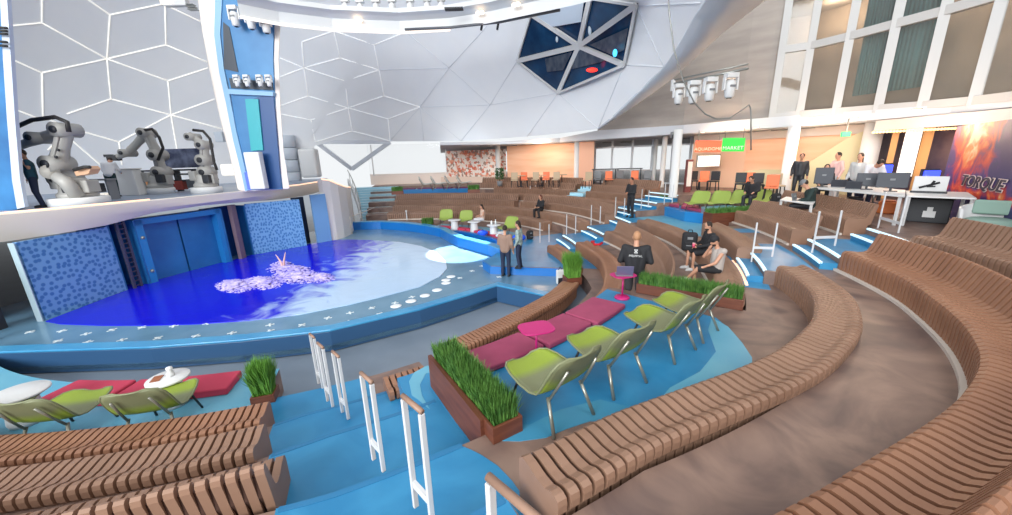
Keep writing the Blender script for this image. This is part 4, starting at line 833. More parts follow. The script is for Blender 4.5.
# wavy fluted screen
t = thing('wavy_screen', 'fluted cream screen with a wavy top edge along the peach wall', 'screen', dirpt(800, 22)+Vector((0, 0, 2.1))); T = Matrix.Translation(-t.location)
mb = MB(T)
for i in range(70):
    u = i/69; x = 742+126*u; D = 23.4-1.9*u; p = dirpt(x, D); zt = 2.75+1.9*(u**1.25)+.22*math.sin(u*8+1); mb.box((p.x, p.y, (2.1+zt)/2), (.12, .1, zt-2.1), -math.atan2(p.x, p.y))
mb.build('slats', mat('fluted cream', (206, 196, 160), .6), t)
seg('wall_back', 745, 868, 23.8, 21.8, 4.6, 4.96, mat('bulkhead', (206, 196, 190), .6), 'pale bulkhead above the peach wall'); seg('wall_back', 868, 1012, 19.9, 17.6, 4.6, 4.96, mat('bulkhead', (206, 196, 190), .6), 'pale bulkhead above the lounge windows'); seg('wall_back', 692, 745, 24.8, 23.8, 4.6, 4.96, mat('bulkhead', (206, 196, 190), .6), 'pale bulkhead behind the sign')
for x, D, lab in ((752, 19, 'left of the leaning column'), (812, 18, 'above the man in the dark suit'), (846, 17, 'right of the exit sign'), (905, 15, 'above the long desk'), (700, 21, 'left of the hanging sign')):
    p = dirpt(x, D); t = thing('downlight', 'small warm round downlight in the soffit, '+lab, 'downlight', (p.x, p.y, 4.96)); MB().lathe([(.1, -.01), (.12, 0)], 18).build('rim', steel_m, t); MB().lathe([(.01, -.03), (.08, -.02), (.09, -.008)], 18).build('lens_cover', mat('downlight', (255, 232, 200), .5, emit=(255, 226, 190), es=3), t)
# glazing of the bright window
gx = [595, 612, 632, 652, 672, 690]
t = thing('window_wall', 'tall bright window wall looking out to the sky', 'window', dirpt(640, 28)+Vector((0, 0, 2.1))); T = Matrix.Translation(-t.location)
for i, x in enumerate(gx): p = dirpt(x, 29-2.5*(x-595)/95); mb = MB(T); mb.bar((p.x, p.y, 2.1), (p.x, p.y, 4.97), .12, .12); mb.build('mullion', mat('mull grey', (226, 230, 236), .5), t)
for z_ in (2.15, 4.55): a, b = dirpt(595, 29), dirpt(690, 26.5); mb = MB(T); mb.bar((a.x, a.y, z_), (b.x, b.y, z_), .1, .1); mb.build('transom', MATS['mull grey'], t)
a, b = dirpt(595, 29.1), dirpt(690, 26.6); mb = MB(T); mb.add([(a.x, a.y, 2.1), (b.x, b.y, 2.1), (b.x, b.y, 4.95), (a.x, a.y, 4.95)], [(0, 1, 2, 3)]); mb.build('glass', glass_m, t, solid=.03)
t = thing('window_wall', 'overexposed glazing beneath the dome left of the patterned wall', 'window', dirpt(408, 33)+Vector((0, 0, 3.0))); T = Matrix.Translation(-t.location)
for x in (372, 446): p = dirpt(x, 34); mb = MB(T); mb.bar((p.x, p.y, 2.9), (p.x, p.y, 5.4), .08, .08); mb.build('mullion', white_m, t)
a, b = dirpt(368, 34.1), dirpt(447, 32.6); mb = MB(T); mb.add([(a.x, a.y, 2.9), (b.x, b.y, 2.9), (b.x, b.y, 5.4), (a.x, a.y, 5.4)], [(0, 1, 2, 3)]); mb.build('glass', glass_m, t, solid=.03)
# hanging sign
def signpt(x, y, D): p = dirpt(x, D); return Vector((p.x, p.y, zat(x, y, D)))
for nm, x0, x1, yb_, yt_, colr, gl, word, lab in (('orange', 694, 720, 152, 141, (255, 96, 50), 0, 'AQUADOME', 'orange half of the hanging sign reading AQUADOME'), ('green', 720.5, 743, 151.5, 138.5, (70, 240, 70), 1, 'MARKET', 'bright green half of the hanging sign reading MARKET')):
    D = 20.0; a = signpt(x0, yb_, D); b = signpt(x1, yb_, D); c = signpt(x1, yt_, D); d = signpt(x0, yt_, D); o_ = (a+b+c+d)/4; t = thing('hanging_sign', lab, 'sign', o_); T = Matrix.Translation(-o_)
    mb = MB(T); mb.slab([a, b, c, d], o_.normalized()*.15); mb.build('board', mat(nm+' board', colr if not gl else (30, 190, 50), .5, emit=colr if not gl else (40, 220, 60), es=.55), t)
    dd = (b-a).normalized(); up = Vector((0, 0, 1)); nn = dd.cross(up); wdt = (b-a).length
    Mx = Matrix((dd, up, nn)).transposed().to_4x4(); Mx.translation = -nn*(-.04)-up*(c-b).length*.24
    for sgn in (1,):
        o2 = text_mesh('lettering', word, wdt/len(word)*1.45, mat(nm+' text', (255, 190, 150) if not gl else (190, 255, 180), .5, emit=(255, 190, 150) if not gl else (190, 255, 180), es=.9), Mx, t)
        Mx2 = Mx.copy(); Mx2.translation = nn*.04-up*(c-b).length*.24; o2.matrix_local = Mx2
    for q in (a+(d-a)*.98+(b-a)*.1, a+(d-a)*.98+(b-a)*.9): mb = MB(T); mb.tube([q, (q.x, q.y, 5.0)], .015, 6); mb.build('hanger', steel_m, t)
p = signpt(709, 161, 23); t = thing('wall_screen', 'bright white screen on the peach wall below the orange sign', 'screen', p); MB().box((0, 0, 0), (1.15, .06, .55)).build('display', mat('bright', (255, 246, 236), .5, emit=(255, 244, 232), es=.95), t); MB().box((0, .04, 0), (1.25, .05, .65)).build('bezel', mid_m, t)
p = signpt(841, 134.5, 18); t = thing('exit_sign', 'small green exit sign hung under the soffit', 'sign', p); MB().box((0, 0, 0), (.3, .06, .16)).build('panel', mat('green glow', (70, 220, 130), .5, emit=(60, 220, 120), es=1), t); MB().box((0, 0, (5.0-p.z)/2+.04), (.03, .03, 5.0-p.z-.08)).build('hanger', steel_m, t)
# lamps that warm the deck
for x, D in ((540, 27), (720, 21), (800, 20), (900, 17.5)): p = dirpt(x, D); lamp('deck_lamp', 'POINT', (p.x, p.y, 4.6), None, 150, (1, .72, .5), .3)
for i in (1, 4): p = (MP[i][0]+MP[i+1][0])/2; q = p+p.normalized()*1.3; lamp('room_fill', 'POINT', (q.x, q.y, 9.6), None, 90, (1, .82, .62), .3); lamp('room_fill', 'POINT', (q.x, q.y, 13.6), None, 90, (1, .82, .62), .3)  # lamps added behind the panes to lift the dark interiors

# ---------------------------------------------------------------- railings
def railing(label, a, b, top, wood=True, w=.05, cross=True, group=None, grip=True):
    """inverted-U handrail: posts standing at a and b, top given as height above the higher base"""
    a = Vector(a); b = Vector(b); zt = max(a.z, b.z)+top; t = thing('handrail', label, 'handrail', a, 0, group); b = b-a; A = Vector((0, 0, 0)); zt -= a.z
    d = Vector((b.x, b.y, 0)).normalized()
    for p in (A, b): mb = MB(); mb.bar(p, (p.x, p.y, zt-.02), w*.8, .028 if w > .045 else w, up=d); mb.build('post', rod_m, t, bevel=.005)
    if cross: z_ = max(0, b.z)+.22; mb = MB(); mb.bar((0, 0, z_), (b.x, b.y, z_), .025, .06); mb.build('crossbar', rod_m, t)
    if not grip: return t
    mb = MB(); q = d*.012; mb.tube([Vector((0, 0, zt))-q, Vector((b.x, b.y, zt))+q], .019 if wood else .016, 10); mb.build('grip', railtop_m if wood else rod_m, t, label='brown wooden grip' if wood else None)
    return t
thA = [-65.3, -64.9, -64.4, -63.9, -63.6, -62.9]
nn_ = ['farthest, beside the grey walkway', 'second from the pool', 'third from the pool', 'fourth from the pool', 'tall one beside the long grass planter', 'nearest one at the bottom edge of the photo']
def rp_(x, y, z): return at(x, y, z)
RB = [((323, 388.3, .3), .55), ((333, 407, .6), .42), ((348.5, 419, .62), .3), ((383.7, 471, 1.2), .40)]
for i in range(4):
    (x, y, z), L = RB[i]; b = at(x, y, z); u = (b-Vector((-6.7, 14, z))); u.z = 0; u.normalize(); a = b-Vector((.70, -.72, 0))*.2; a.z = b.z
    railing('white handrail in the near blue stairs, '+nn_[i], b, a, .95, group='handrails of the near stairs')
def fixrail(i, xt, yt, z, h=.95, L=.42):
    b = at(xt, yt, z+h); b.z = z; u = (b-Vector((-6.7, 14, z))); u.z = 0; u.normalize(); a = b-Vector((.70, -.72, 0))*.22; a.z = z
    railing('white handrail in the near blue stairs, '+nn_[i], b, a, h, group='handrails of the near stairs')
fixrail(4, 421, 411, 1.5)
b5 = at(490, 478, 2.75); u = Vector((b5.x+6.7, b5.y-14, 0)).normalized(); c5 = b5+Vector((.70, -.72, 0))*.5
railing('white handrail in the near blue stairs, '+nn_[5], (b5.x, b5.y, 1.5), (c5.x, c5.y, 1.8), .95, group='handrails of the near stairs')
for i, (x0, y0, x1, y1, k) in enumerate(((540, 243, 549, 242, 1), (566.5, 235, 575.5, 234, 2), (591, 225, 600, 223.5, 3), (615, 217, 624, 215.5, 4), (641, 209, 648, 207.5, 5), (664, 204.5, 672, 203, 6))):
    z = .3*k; a = at(x0, y0, z); b = at(x1, y1, z+.15)
    railing('thin white handrail of the middle stairs, %s from the pool' % ['first', 'second', 'third', 'fourth', 'fifth', 'sixth'][i], a, b, .8, False, .035, False, 'handrails of the middle stairs', False)
for i, (p0, p1, lab) in enumerate((((751.3, 262, 1.35), (772, 257, 1.5), 'lowest, at the long bench end'), ((811.8, 253, 1.65), (834.6, 246, 1.8), 'middle of the right stairs'), ((876.7, 232.4, 1.95), (898, 233, 2.1), 'topmost, in front of the desks'))):
    railing('slim white two-post handrail on the right stairs, '+lab, at(*p0), at(*p1), .86, False, .035, True, 'handrails of the right stairs', False)
for i, (x0, y0, x1, y1, k) in enumerate(((530.4, 199.5, 535.5, 197.5, 4), (541.8, 194, 545.5, 192, 5), (552.6, 189, 556, 187, 6))):
    railing('thin white handrail of the small upper stairs, %s' % ['lowest', 'middle', 'topmost'][i], at(x0, y0, .3*k), at(x1, y1, .3*k+.1), .85, False, .04, False, 'handrails of the upper far stairs', False)
for k in (5, 6, 7):
    for q in (0, 1): t_ = sector(MB(), .3*k-.3 if q else .3*k-.3, .3*k-.15*q, {5: 37.2, 6: 37.6, 7: 38}[k], 41.8, interp(K[k], 40)-.55-.3*q, interp(K[k], 40)+.02); struct(t_.build('stair_step', mat('step pale', (176, 220, 236), .4)), 'pale blue step of the upper far stairs')
t = thing('lectern_rail', 'short white post with a knob by the lowest far bench', 'post', pol(9.9, 88, .3)); MB().bar((0, 0, 0), (0, 0, .55), .06, .06).build('post', rod_m, t); mb = MB(); mb.ell((0, 0, .6), (.07, .07, .07)); mb.build('knob', rod_m, t)

# ---------------------------------------------------------------- furniture
def chair_mat():
    m = bpy.data.materials.new('chair weave'); m.use_nodes = True; nt = m.node_tree; b = nt.nodes['Principled BSDF']; tc = nt.nodes.new('ShaderNodeTexCoord')
    sx = nt.nodes.new('ShaderNodeSeparateXYZ'); nt.links.new(tc.outputs['Object'], sx.inputs[0])
    # woven colour bands: lime at the seat front and at the lower back, olive grey between and above
    cr = nt.nodes.new('ShaderNodeValToRGB'); e = cr.color_ramp.elements; L = (*s2l((148, 168, 56)), 1); G = (*s2l((128, 132, 98)), 1)
    mr = nt.nodes.new('ShaderNodeMapRange'); mr.inputs['From Min'].default_value = -.5; mr.inputs['From Max'].default_value = .43
    nt.links.new(sx.outputs['Y'], mr.inputs['Value']); nt.links.new(mr.outputs[0], cr.inputs[0])
    e[0].position = .0; e[0].color = G; e[1].position = 1; e[1].color = L
    for p_, c in ((.13, G), (.2, L), (.33, L), (.4, G), (.62, G), (.74, L)): q = e.new(p_); q.color = c
    w_ = nt.nodes.new('ShaderNodeTexWave'); w_.inputs['Scale'].default_value = 28; w_.bands_direction = 'X'; nt.links.new(tc.outputs['Object'], w_.inputs['Vector'])
    mx = nt.nodes.new('ShaderNodeMix'); mx.data_type = 'RGBA'; mx.blend_type = 'MULTIPLY'; mx.inputs[0].default_value = .35
    nt.links.new(cr.outputs[0], mx.inputs[6]); nt.links.new(w_.outputs['Color'], mx.inputs[7]); nt.links.new(mx.outputs[2], b.inputs['Base Color']); b.inputs['Roughness'].default_value = .55; return m
chm = chair_mat(); steelc = mat('chair steel', (150, 150, 140), .35, .6)
def make_chair(name, label, loc, rz, m=None, group=None, lm=None):
    t = thing(name, label, 'chair', loc, rz, group); m = m or chm; t.scale = (1.08,)*3
    sp = [(.43, .375, .13), (.40, .395, .24), (.33, .40, .30), (.2, .385, .335), (.04, .36, .35), (-.12, .35, .35), (-.22, .38, .345), (-.285, .44, .345), (-.34, .53, .345), (-.395, .635, .34), (-.445, .73, .325), (-.48, .80, .28), (-.495, .82, .16)]
    vs = []; fs = []; N = 12
    for i, (y, z, w_) in enumerate(sp):
        for k in range(N+1):
            u = k/N*2-1; lift = .035*abs(u)**2.5
            vs.append((u*w_, y+(lift if z > .42 else 0), z+(lift if z <= .42 else lift*.3)))
    for i in range(len(sp)-1):
        for k in range(N): a = i*(N+1)+k; fs.append((a, a+1, a+N+2, a+N+1))
    mb = MB(); mb.add(vs, fs, True); shl = mb.build('shell', m, t, solid=.014)
    mb = MB(); rim = [Vector(vs[i*(N+1)]) for i in range(len(sp))]+[Vector(vs[(len(sp)-1)*(N+1)+k]) for k in range(1, N)]+[Vector(vs[i*(N+1)+N]) for i in range(len(sp)-1, -1, -1)]+[Vector(vs[k]) for k in range(N-1, -1, -1)]
    mb.tube(rim, .013, 6, False); mb.build('rim', mat('rim olive', (120, 124, 92), .5) if m is chm else m, shl)
    for s_ in (-1, 1):
        mb = MB(); mb.tube([(s_*.19, -.475, .72), (s_*.21, -.38, .53), (s_*.225, -.27, .33)], .015, 8); mb.build('back_post', lm or steelc, t)
        mb = MB(); mb.tube([(s_*.225, -.25, .345), (s_*.28, -.40, 0)], .019, 8); mb.build('leg', lm or steelc, t)
        mb = MB(); mb.tube([(s_*.24, .18, .35), (s_*.28, .30, 0)], .015, 8); mb.build('leg', dark_m, t)
    return t
def face_pool(p, off=0): return math.atan2(14-p[1], -6.7-p[0])-PI/2+off
def chair_from_legs(l, r, z):
    a = at(*l, z); b = at(*r, z); c = (a+b)/2; d = (b-a).normalized(); f = Vector((-d.y, d.x, 0)); p = c+f*.40; return p, math.atan2(f.y, f.x)-PI/2
gl = 'lime lounge chairs on the blue platform'
for i, (l, r, lab) in enumerate((((558, 435), (594, 413), 'nearest of the four on the blue platform'), ((616.5, 397), (647, 382), 'second nearest on the blue platform'), ((677, 362), (697, 349), 'third of the four on the blue platform'), ((708.5, 340), (718, 330), 'farthest, in front of the hedge planter'))):
    p, rz = chair_from_legs((l[0]-4, l[1]+1), (r[0]-4, r[1]+1), 1.206); make_chair('lounge_chair', 'lime and olive woven lounge chair, '+lab, p, face_pool(p, -.12) if i else rz, group=gl)
for x, y, lab in ((190, 404, 'right one of the three behind the lower left bench'), (98, 419, 'middle one of the three at lower left'), (8, 432, 'leftmost, cut by the photo edge')):
    p = at(x, y, .3); p = pol(9.42, math.degrees(math.atan2(p.y-14, p.x+6.7)), .305); make_chair('lounge_chair', 'lime woven lounge chair, back view, '+lab, p, face_pool(p, .1), group='lime chairs at lower left')
for x, y, off, lab in ((697, 213, -2.2, 'left, behind the pink topped blue seat'), (717, 213, -2.2, 'second, behind the upper hedge planter'), (737, 212.5, -2.2, 'third, behind the upper hedge planter'), (757, 212, -2.2, 'right, beside the man in black')):
    p = at(x-2, y, 1.5); make_chair('lounge_chair', 'lime chair on the upper platform, '+lab, (p.x, p.y, 1.508), face_pool(p, .5), mat('lime', (146, 166, 78)), 'lime chairs on the upper platform')
for x, y, lab in ((446, 226, 'leftmost beside the green bush'), (465, 227.5, 'second, between white tables'), (507.5, 236, 'right, behind the two standing people')):
    p = at(x, y, .3); make_chair('lounge_chair', 'lime chair in the far poolside lounge, '+lab, (p.x, p.y, .308), face_pool(p, .4), lime_m, 'lime chairs in the far lounge')
for i, x in enumerate((425, 437, 451, 463)):
    p = dirpt(x, 25.5); make_chair('lounge_chair', 'pale grey lounge chair on the far upper deck, %s of four' % ['first', 'second', 'third', 'last'][i], (p.x, p.y, 2.1), face_pool(p, 1.9), mat('pale grey seat', (200, 200, 194), .5), 'pale chairs on the far upper deck')
# cushions
def cushion(label, th0, th1, r0, r1, z, m, h=.1, gap=0):
    c = pol((r0+r1)/2, (th0+th1)/2, z); T = Matrix.Translation(-c); mb = MB(T); sector(mb, z, z+h, th0, th1, r0, r1, 3.0); o = mb.build('seat_cushion', m, bevel=.03, seg=3); o.location = c; tag(o, label, 'cushion', 'long cushions by the pool'); return o
cushion('mauve platform cushion nearest, behind the long grass planter', -57.0, -51.2, 10.97, 11.55, 1.207, pink_m)
cushion('mauve platform cushion in the middle, behind the magenta table', -50.9, -45.6, 10.99, 11.6, 1.207, pink_m)
cushion('mauve platform cushion farthest, by the laptop table', -45.4, -40.2, 11.0, 11.68, 1.207, pink_m)
cushion('pink red cushion beside the small planter at lower left', -88.5, -77, 8.22, 8.80, .306, red_m, .13)
cushion('pink red cushion left of the white round table, lower left', -96.5, -89, 8.22, 8.80, .306, red_m, .13)
for a0, a1, lab in ((22, 36, 'right end, under the papers'), (36.5, 50, 'middle'), (50.5, 66, 'left end')): cushion('pink long cushion along the far lounge edge, '+lab, a0, a1, 7.12, 7.55, .306, red_m, .12)
# upper seat box
t = thing('seat_box', 'bright blue curved seat box on the upper platform', 'bench', pol(13.5, 5, 1.2)); T = Matrix.Translation(-t.location)
mb = MB(T); q = [at(652, 212.5, 1.2), at(668, 216.5, 1.2), at(684, 221.5, 1.2), at(703.5, 224, 1.2), at(706, 219, 1.2), at(690, 215.5, 1.2), at(672, 210.5, 1.2), at(660, 208.5, 1.2)]
mb.prism([(p.x, p.y) for p in q], 1.2, 1.62); mb.build('box', mat('bright blue', (38, 126, 190), .3), t, bevel=.02)
for x0, x1, lab in ((660, 679, 'left'), (681, 701, 'right')):
    q = [at(x0, 204.5+(x0-660)*.2, 1.62), at(x1, 204.5+(x1-660)*.2, 1.62), at(x1, 201.2+(x1-660)*.19, 1.62), at(x0+2, 201.2+(x0-660)*.19, 1.62)]; c = sum(q, Vector())/4; T = Matrix.Translation(-c); mb = MB(T); mb.prism([(p.x, p.y) for p in q], 1.622, 1.74); o = mb.build('seat_cushion', pink_m, bevel=.02); o.location = c; tag(o, 'mauve cushion on the bright blue seat box, %s half' % lab, 'cushion')
t = thing('seat_box', 'long bright blue seat box with dark pink pads on the far upper tier', 'bench', pol(14.9, 84, 1.5)); T = Matrix.Translation(-t.location)
mb = MB(T); sector(mb, 1.506, 1.95, 72.5, 95.5, 14.3, 14.9); mb.build('box', MATS['bright blue'], t)
for a in (73, 79, 84.6, 90.2): mb = MB(T); sector(mb, 1.95, 2.03, a, a+4.7, 14.34, 14.86); mb.build('pad', mat('wine pad', (110, 50, 90), .7), t)
# planters
def planter(label, c, L, W, h, hg, rz, n, m=None, bl=.012, wood=None):
    t = thing('grass_planter', label, 'planter', c, rz); w_ = .03; W_m = wood or wood_m
    mb = MB()
    for s_ in (-1, 1): mb.box((s_*(L/2-w_/2), 0, h/2), (w_, W, h)); mb.box((0, s_*(W/2-w_/2), h/2), (L-2*w_, w_, h))
    mb.build('box', W_m, t, bevel=.004); MB().box((0, 0, h*.42), (L-2*w_-.004, W-2*w_-.004, h*.84)).build('soil', soil_m, t)
    mb = MB(); vs = []; fs = []
    for i in range(n):
        x = random.uniform(-L/2+.04, L/2-.04); y = random.uniform(-W/2+.04, W/2-.04); a = random.uniform(0, 2*PI); hh = hg*random.uniform(.6, 1.08); ln = random.uniform(.05, .3)*hg*1.1
        out = Vector((x/(L/2)*.3, y/(W/2)*.8, 0)); d = Vector((math.cos(a), math.sin(a), 0))*.6+out; p = Vector((x, y, h*.8)); s_ = Vector((-math.sin(a), math.cos(a), 0))*bl; o = len(vs)
        vs += [p-s_, p+s_, p+d*ln*.35+Vector((0, 0, hh*.6))+s_*.8, p+d*ln*.35+Vector((0, 0, hh*.6))-s_*.8, p+d*ln+Vector((0, 0, hh))]; fs += [(o, o+1, o+2, o+3), (o+3, o+2, o+4)]
    mb.add(vs, fs); o = mb.build('grass', m or grass_m, t); o['kind'] = 'stuff'; return t
def pl_polar(label, r0, r1, th, W, z, h, hg, n, **k): c = pol((r0+r1)/2, th, z); return planter(label, c, r1-r0, W, h, hg, rad(th), n, **k)
lpl = pl_polar('long brown wooden planter of tall green grass beside the near stairs', 11.0, 12.68, -58.25, .36, 1.206, .19, .29, 7500, bl=.0085)
c_ = pol(11.84, -58.25, 1.206); mb = MB(Matrix.Rotation(-rad(-58.25), 4, 'Z')@Matrix.Translation(-c_)); a_, b_ = pol(10.92, -59.28, 0), pol(12.5, -59.28, 0); d_ = (b_-a_).normalized(); n_ = Vector((-d_.y, d_.x, 0)); n_ = n_ if n_.dot(pol(12, -50)-a_) > 0 else -n_; mb.slab([(a_.x, a_.y, .85), (b_.x, b_.y, .95), (b_.x, b_.y, 1.395), (a_.x, a_.y, 1.395)], n_*.05); mb.build('side_panel', wood_m, lpl)
struct(sector(MB(), .01, .9055, -61.2, -59.2, 10.45, 12.45).build('floor', blue_m), 'blue step beside the long planter')
pl_polar('long wooden planter with a grass hedge behind the lime chairs', 11.55, 13.45, -34.6, .36, 1.206, .20, .26, 4200, bl=.009)
p = pol(9.12, -72.75, .306); planter('small planter with a rounded grass bush by the pink cushion at lower left', p, .34, .30, .14, .58, rad(-73.2)+PI/2, 2600, grass2_m, bl=.009)
p = at(572, 283, .3); planter('small square planter of upright light green grass among the middle benches', (p.x, p.y, .302), .46, .42, .22, .78, .2, 1500, grass2_m, bl=.012)
a, b = at(707, 222.5, 1.5), at(753, 219.5, 1.5); c = (a+b)/2; planter('long dark wooden planter with grass hedge on the upper platform', (c.x, c.y, 1.206), (b-a).length, .5, .66, .3, math.atan2((b-a).y, (b-a).x), 3000, bl=.014)
a, b = at(661, 206, 1.5), at(694, 204, 1.5); c = (a+b)/2; planter('low grass hedge planter left of the upper lime chairs', (c.x, c.y, 1.506), (b-a).length*.98, .5, .3, .32, math.atan2((b-a).y, (b-a).x), 2200, bl=.016)
p = at(428, 226, .3); planter('small dark bush planter at the left end of the far lounge', (p.x, p.y, .306), .7, .5, .12, .4, .1, 900, bl=.02)
for x, lab in ((394, 'left'), (472, 'right')): p = dirpt(x, 23.5 if x < 420 else 22.3); planter('small clipped hedge planter at the %s end of the long blue seat box' % lab, (p.x, p.y, 2.1), .7, .45, .2, .3, -math.atan2(p.x, p.y), 700, bl=.02)
t = thing('potted_plant', 'dark potted plant below the patterned wall', 'plant', dirpt(499, 27)+Vector((0, 0, 2.1))); MB().lathe([(.16, 0), (.22, .35), (.2, .36)], 16).build('pot', mid_m, t)
mb = MB()
for i in range(220): a = random.uniform(0, 2*PI); q = random.random()**.5*.3; z_ = .5+random.random()*.75; mb.box((q*math.cos(a), q*math.sin(a), z_), (.09, .02, .06), a, R=Matrix.Rotation(a, 3, 'Z')@Matrix.Rotation(random.uniform(-1, 1), 3, 'X'))
mb.tube([(0, 0, .3), (0, 0, 1.0)], .02); o = mb.build('foliage', mat('dark leaf', (50, 92, 50), .6), t); o['kind'] = 'stuff'
# tables
def mag_table(label, p, h, r=.26, rz=0):
    t = thing('pedestal_table', label, 'table', p, rz); mb = MB()
    prof = [(r*math.copysign(abs(math.cos(a))**.55, math.cos(a)), r*.82*math.copysign(abs(math.sin(a))**.55, math.sin(a))) for a in [2*PI*i/32 for i in range(32)]]
    mb.prism(prof, h-.02, h); mb.build('table_top', mag_m, t, bevel=.006); MB().lathe([(.018, .03), (.018, h-.02)], 12).build('pole', mag_m, t); MB().lathe([(.15, 0), (.15, .02), (.13, .045), (.03, .055)], 24).build('base', mag_m, t); return t
pt = at(536.5, 357, 1.206); mag_table('magenta pedestal table between the mauve cushions', pt, .47, .25, .3)
pl_ = at(622, 298, 1.206); mag_table('taller magenta pedestal table holding a laptop', pl_, .50, .24, .3)
def laptop(label, p, rz, s=1.0, lid=(120, 112, 140)):
    t = thing('laptop', label, 'laptop', p, rz); MB().box((0, 0, .01), (.32*s, .22*s, .016)).build('keyboard_base', mid_m, t, bevel=.004)
    mb = MB(); mb.box((0, .12*s, .115*s), (.32*s, .012, .21*s), R=Matrix.Rotation(-.25, 3, 'X')); ld = mb.build('lid', mat('lid%d' % lid[0], lid, .35, .4), t, bevel=.004); mb = MB(); mb.ell((0, .1*s, .125*s), (.018, .01, .018)); mb.build('logo', white_m, ld); return t
laptop('grey purple laptop open on the taller magenta table, lid towards the camera', (pl_.x-.0, pl_.y-.02, pl_.z+.50), rad(172), 1.0)
def white_table(label, p, h=.5, r=.42, rim=True, group=None):
    t = thing('round_table', label, 'table', p, 0, group); MB().lathe([(r*.62, 0), (r*.66, .06), (r*.6, .2), (r*.52, h-.05), (r*.5, h-.03)], 28).build('base', white_m, t); MB().lathe([(r*.96, h-.03), (r, h-.02), (r, h), (r*.97, h+.01), (.02, h+.01)], 36).build('table_top', white_m, t); return t
p = at(168, 378, .78); white_table('white drum table with a carafe on it at lower left', (p.x, p.y, .306), .48, .28)
t = thing('carafe', 'small white round-topped carafe standing on the lower left drum table', 'carafe', (p.x+.02, p.y+.04, .796)); MB().lathe([(.05, 0), (.055, .05), (.03, .09), (.045, .12), (.04, .15), (.01, .16)], 16).build('body', white_m, t)
t = thing('menu_card', 'small brown card lying on the lower left drum table', 'card', (p.x-.13, p.y-.05, .797), .4); MB().box((0, 0, .006), (.12, .18, .01)).build('card', mat('card', (150, 90, 60), .6), t)
p = at(18, 393, .80); white_table('white drum table at the far left edge', (p.x, p.y, .306), .50, .33)
for x, y, lab in ((455, 230, 'left one in the far lounge'), (474.5, 232, 'middle one in the far lounge'), (494, 236, 'right one in the far lounge holding bottles')):
    p = at(x, y, .3); white_table('white round pedestal table, '+lab, (p.x, p.y, .306), .55, .34, group='white tables in the far lounge')
p = at(494, 236, .3)
for i, (dx, dy, c, h) in enumerate(((-.1, 0, (240, 240, 240), .22), (.1, .05, (220, 226, 230), .26))):
    t = thing('bottle', 'small pale bottle on the right white far lounge table, %s' % ('left', 'right')[i], 'bottle', (p.x+dx, p.y+dy, .87)); MB().lathe([(.04, 0), (.045, .14), (.02, .18), (.02, h)], 12).build('body', mat('bottle%d' % i, c, .3), t); MB().lathe([(.022, h), (.022, h+.03)], 10).build('cap', dark_m, t)
# desks on the right deck
def desk(label, cs, z, th=.04, legs=None, zf=2.1):
    c = sum(cs, Vector())/len(cs); t = thing('trestle_table', label, 'table', (c.x, c.y, zf)); T = Matrix.Translation(-t.location)
    mb = MB(T); mb.prism([(p.x, p.y) for p in cs], z-th, z); mb.build('table_top', white_m, t, bevel=.008)
    for p in legs or cs: q = p+(c-p)*.08; mb = MB(T); mb.bar((q.x, q.y, zf), (q.x, q.y, z-th), .05, .05); mb.build('leg', white_m, t)
    return t
zt = 2.85
desk('white table nearest the poster with a black crate under it', [at(907, 195.5, zt), at(977, 198, zt), at(968, 192, zt), at(906, 190.5, zt)], zt)
desk('long white desk loaded with computer screens', [at(811, 187.5, zt), at(905, 196, zt), at(906, 190, zt), at(838, 183.5, zt)], zt)
desk('small white table with a laptop beside the seated workers', [at(780, 199.5, 2.48), at(813, 204, 2.48), at(816, 200.5, 2.48), at(786, 196.5, 2.48)], 2.48, zf=1.8)
def onpx(x, y, z): return at(x, y, z)
def monitor(label, p, w_, h, rz, back=True):
    t = thing('monitor', label, 'monitor', p, rz); MB().box((0, 0, .01), (.26, .18, .02)).build('foot', dark_m, t); MB().box((0, .02, .12), (.05, .03, .22)).build('stand', dark_m, t); MB().box((0, 0, .1+h/2), (w_, .035, h)).build('screen', mat('screen back', (52, 56, 66), .4), t, bevel=.01); MB().box((0, -.02, .12+h/2), (.1, .01, .05)).build('socket_plate', mid_m, t); return t
def fc(p): return -math.atan2(p.x, p.y)
for x, y, w_, h, lab in ((822, 187, .46, .5, 'tall black one at the left end of the long desk'), (866, 189.5, .5, .36, 'middle of the long desk'), (890, 191.5, .62, .4, 'wide one at the right end of the long desk')):
    p = at(x, y, zt); monitor('black monitor seen from behind, '+lab, (p.x, p.y, zt), w_, h, fc(p)+.1)
for x, y, lab in ((838, 187, 'left'), (853, 189, 'right')): p = at(x, y, zt); laptop('open dark laptop on the long desk, %s one between the screens' % lab, (p.x, p.y, zt), fc(p)+PI, 1.1, (60, 62, 70))
p = at(798, 200.5, 2.48); laptop('grey laptop on the small white table', (p.x, p.y, 2.48), fc(p)+1.2, 1.0, (140, 146, 150))
p = at(928, 192.5, zt); t = thing('white_case', 'white open equipment lid with a black tool printed on it, on the right table', 'case', (p.x, p.y, zt), fc(p)); MB().box((0, 0, .21), (.6, .06, .40)).build('panel', white_m, t, bevel=.01)
mb = MB(); mb.bar((-.18, -.04, .12), (.16, -.04, .26), .03, .05); mb.bar((.02, -.04, .18), (.06, -.04, .3), .03, .05); mb.bar((-.05, -.04, .15), (.1, -.04, .16), .03, .03); mb.build('black_tool', black_m, t); MB().box((0, -.12, .02), (.64, .2, .04)).build('tray', dark_m, t)
p = at(930, 222, 2.1); t = thing('storage_crate', 'black storage crate with a white label under the right table', 'crate', (p.x, p.y+.1, 2.1), fc(p)); MB().box((0, 0, .3), (.75, .5, .6)).build('body', dark_m, t, bevel=.02); MB().box((0, 0, .62), (.8, .54, .04)).build('lid', black_m, t)
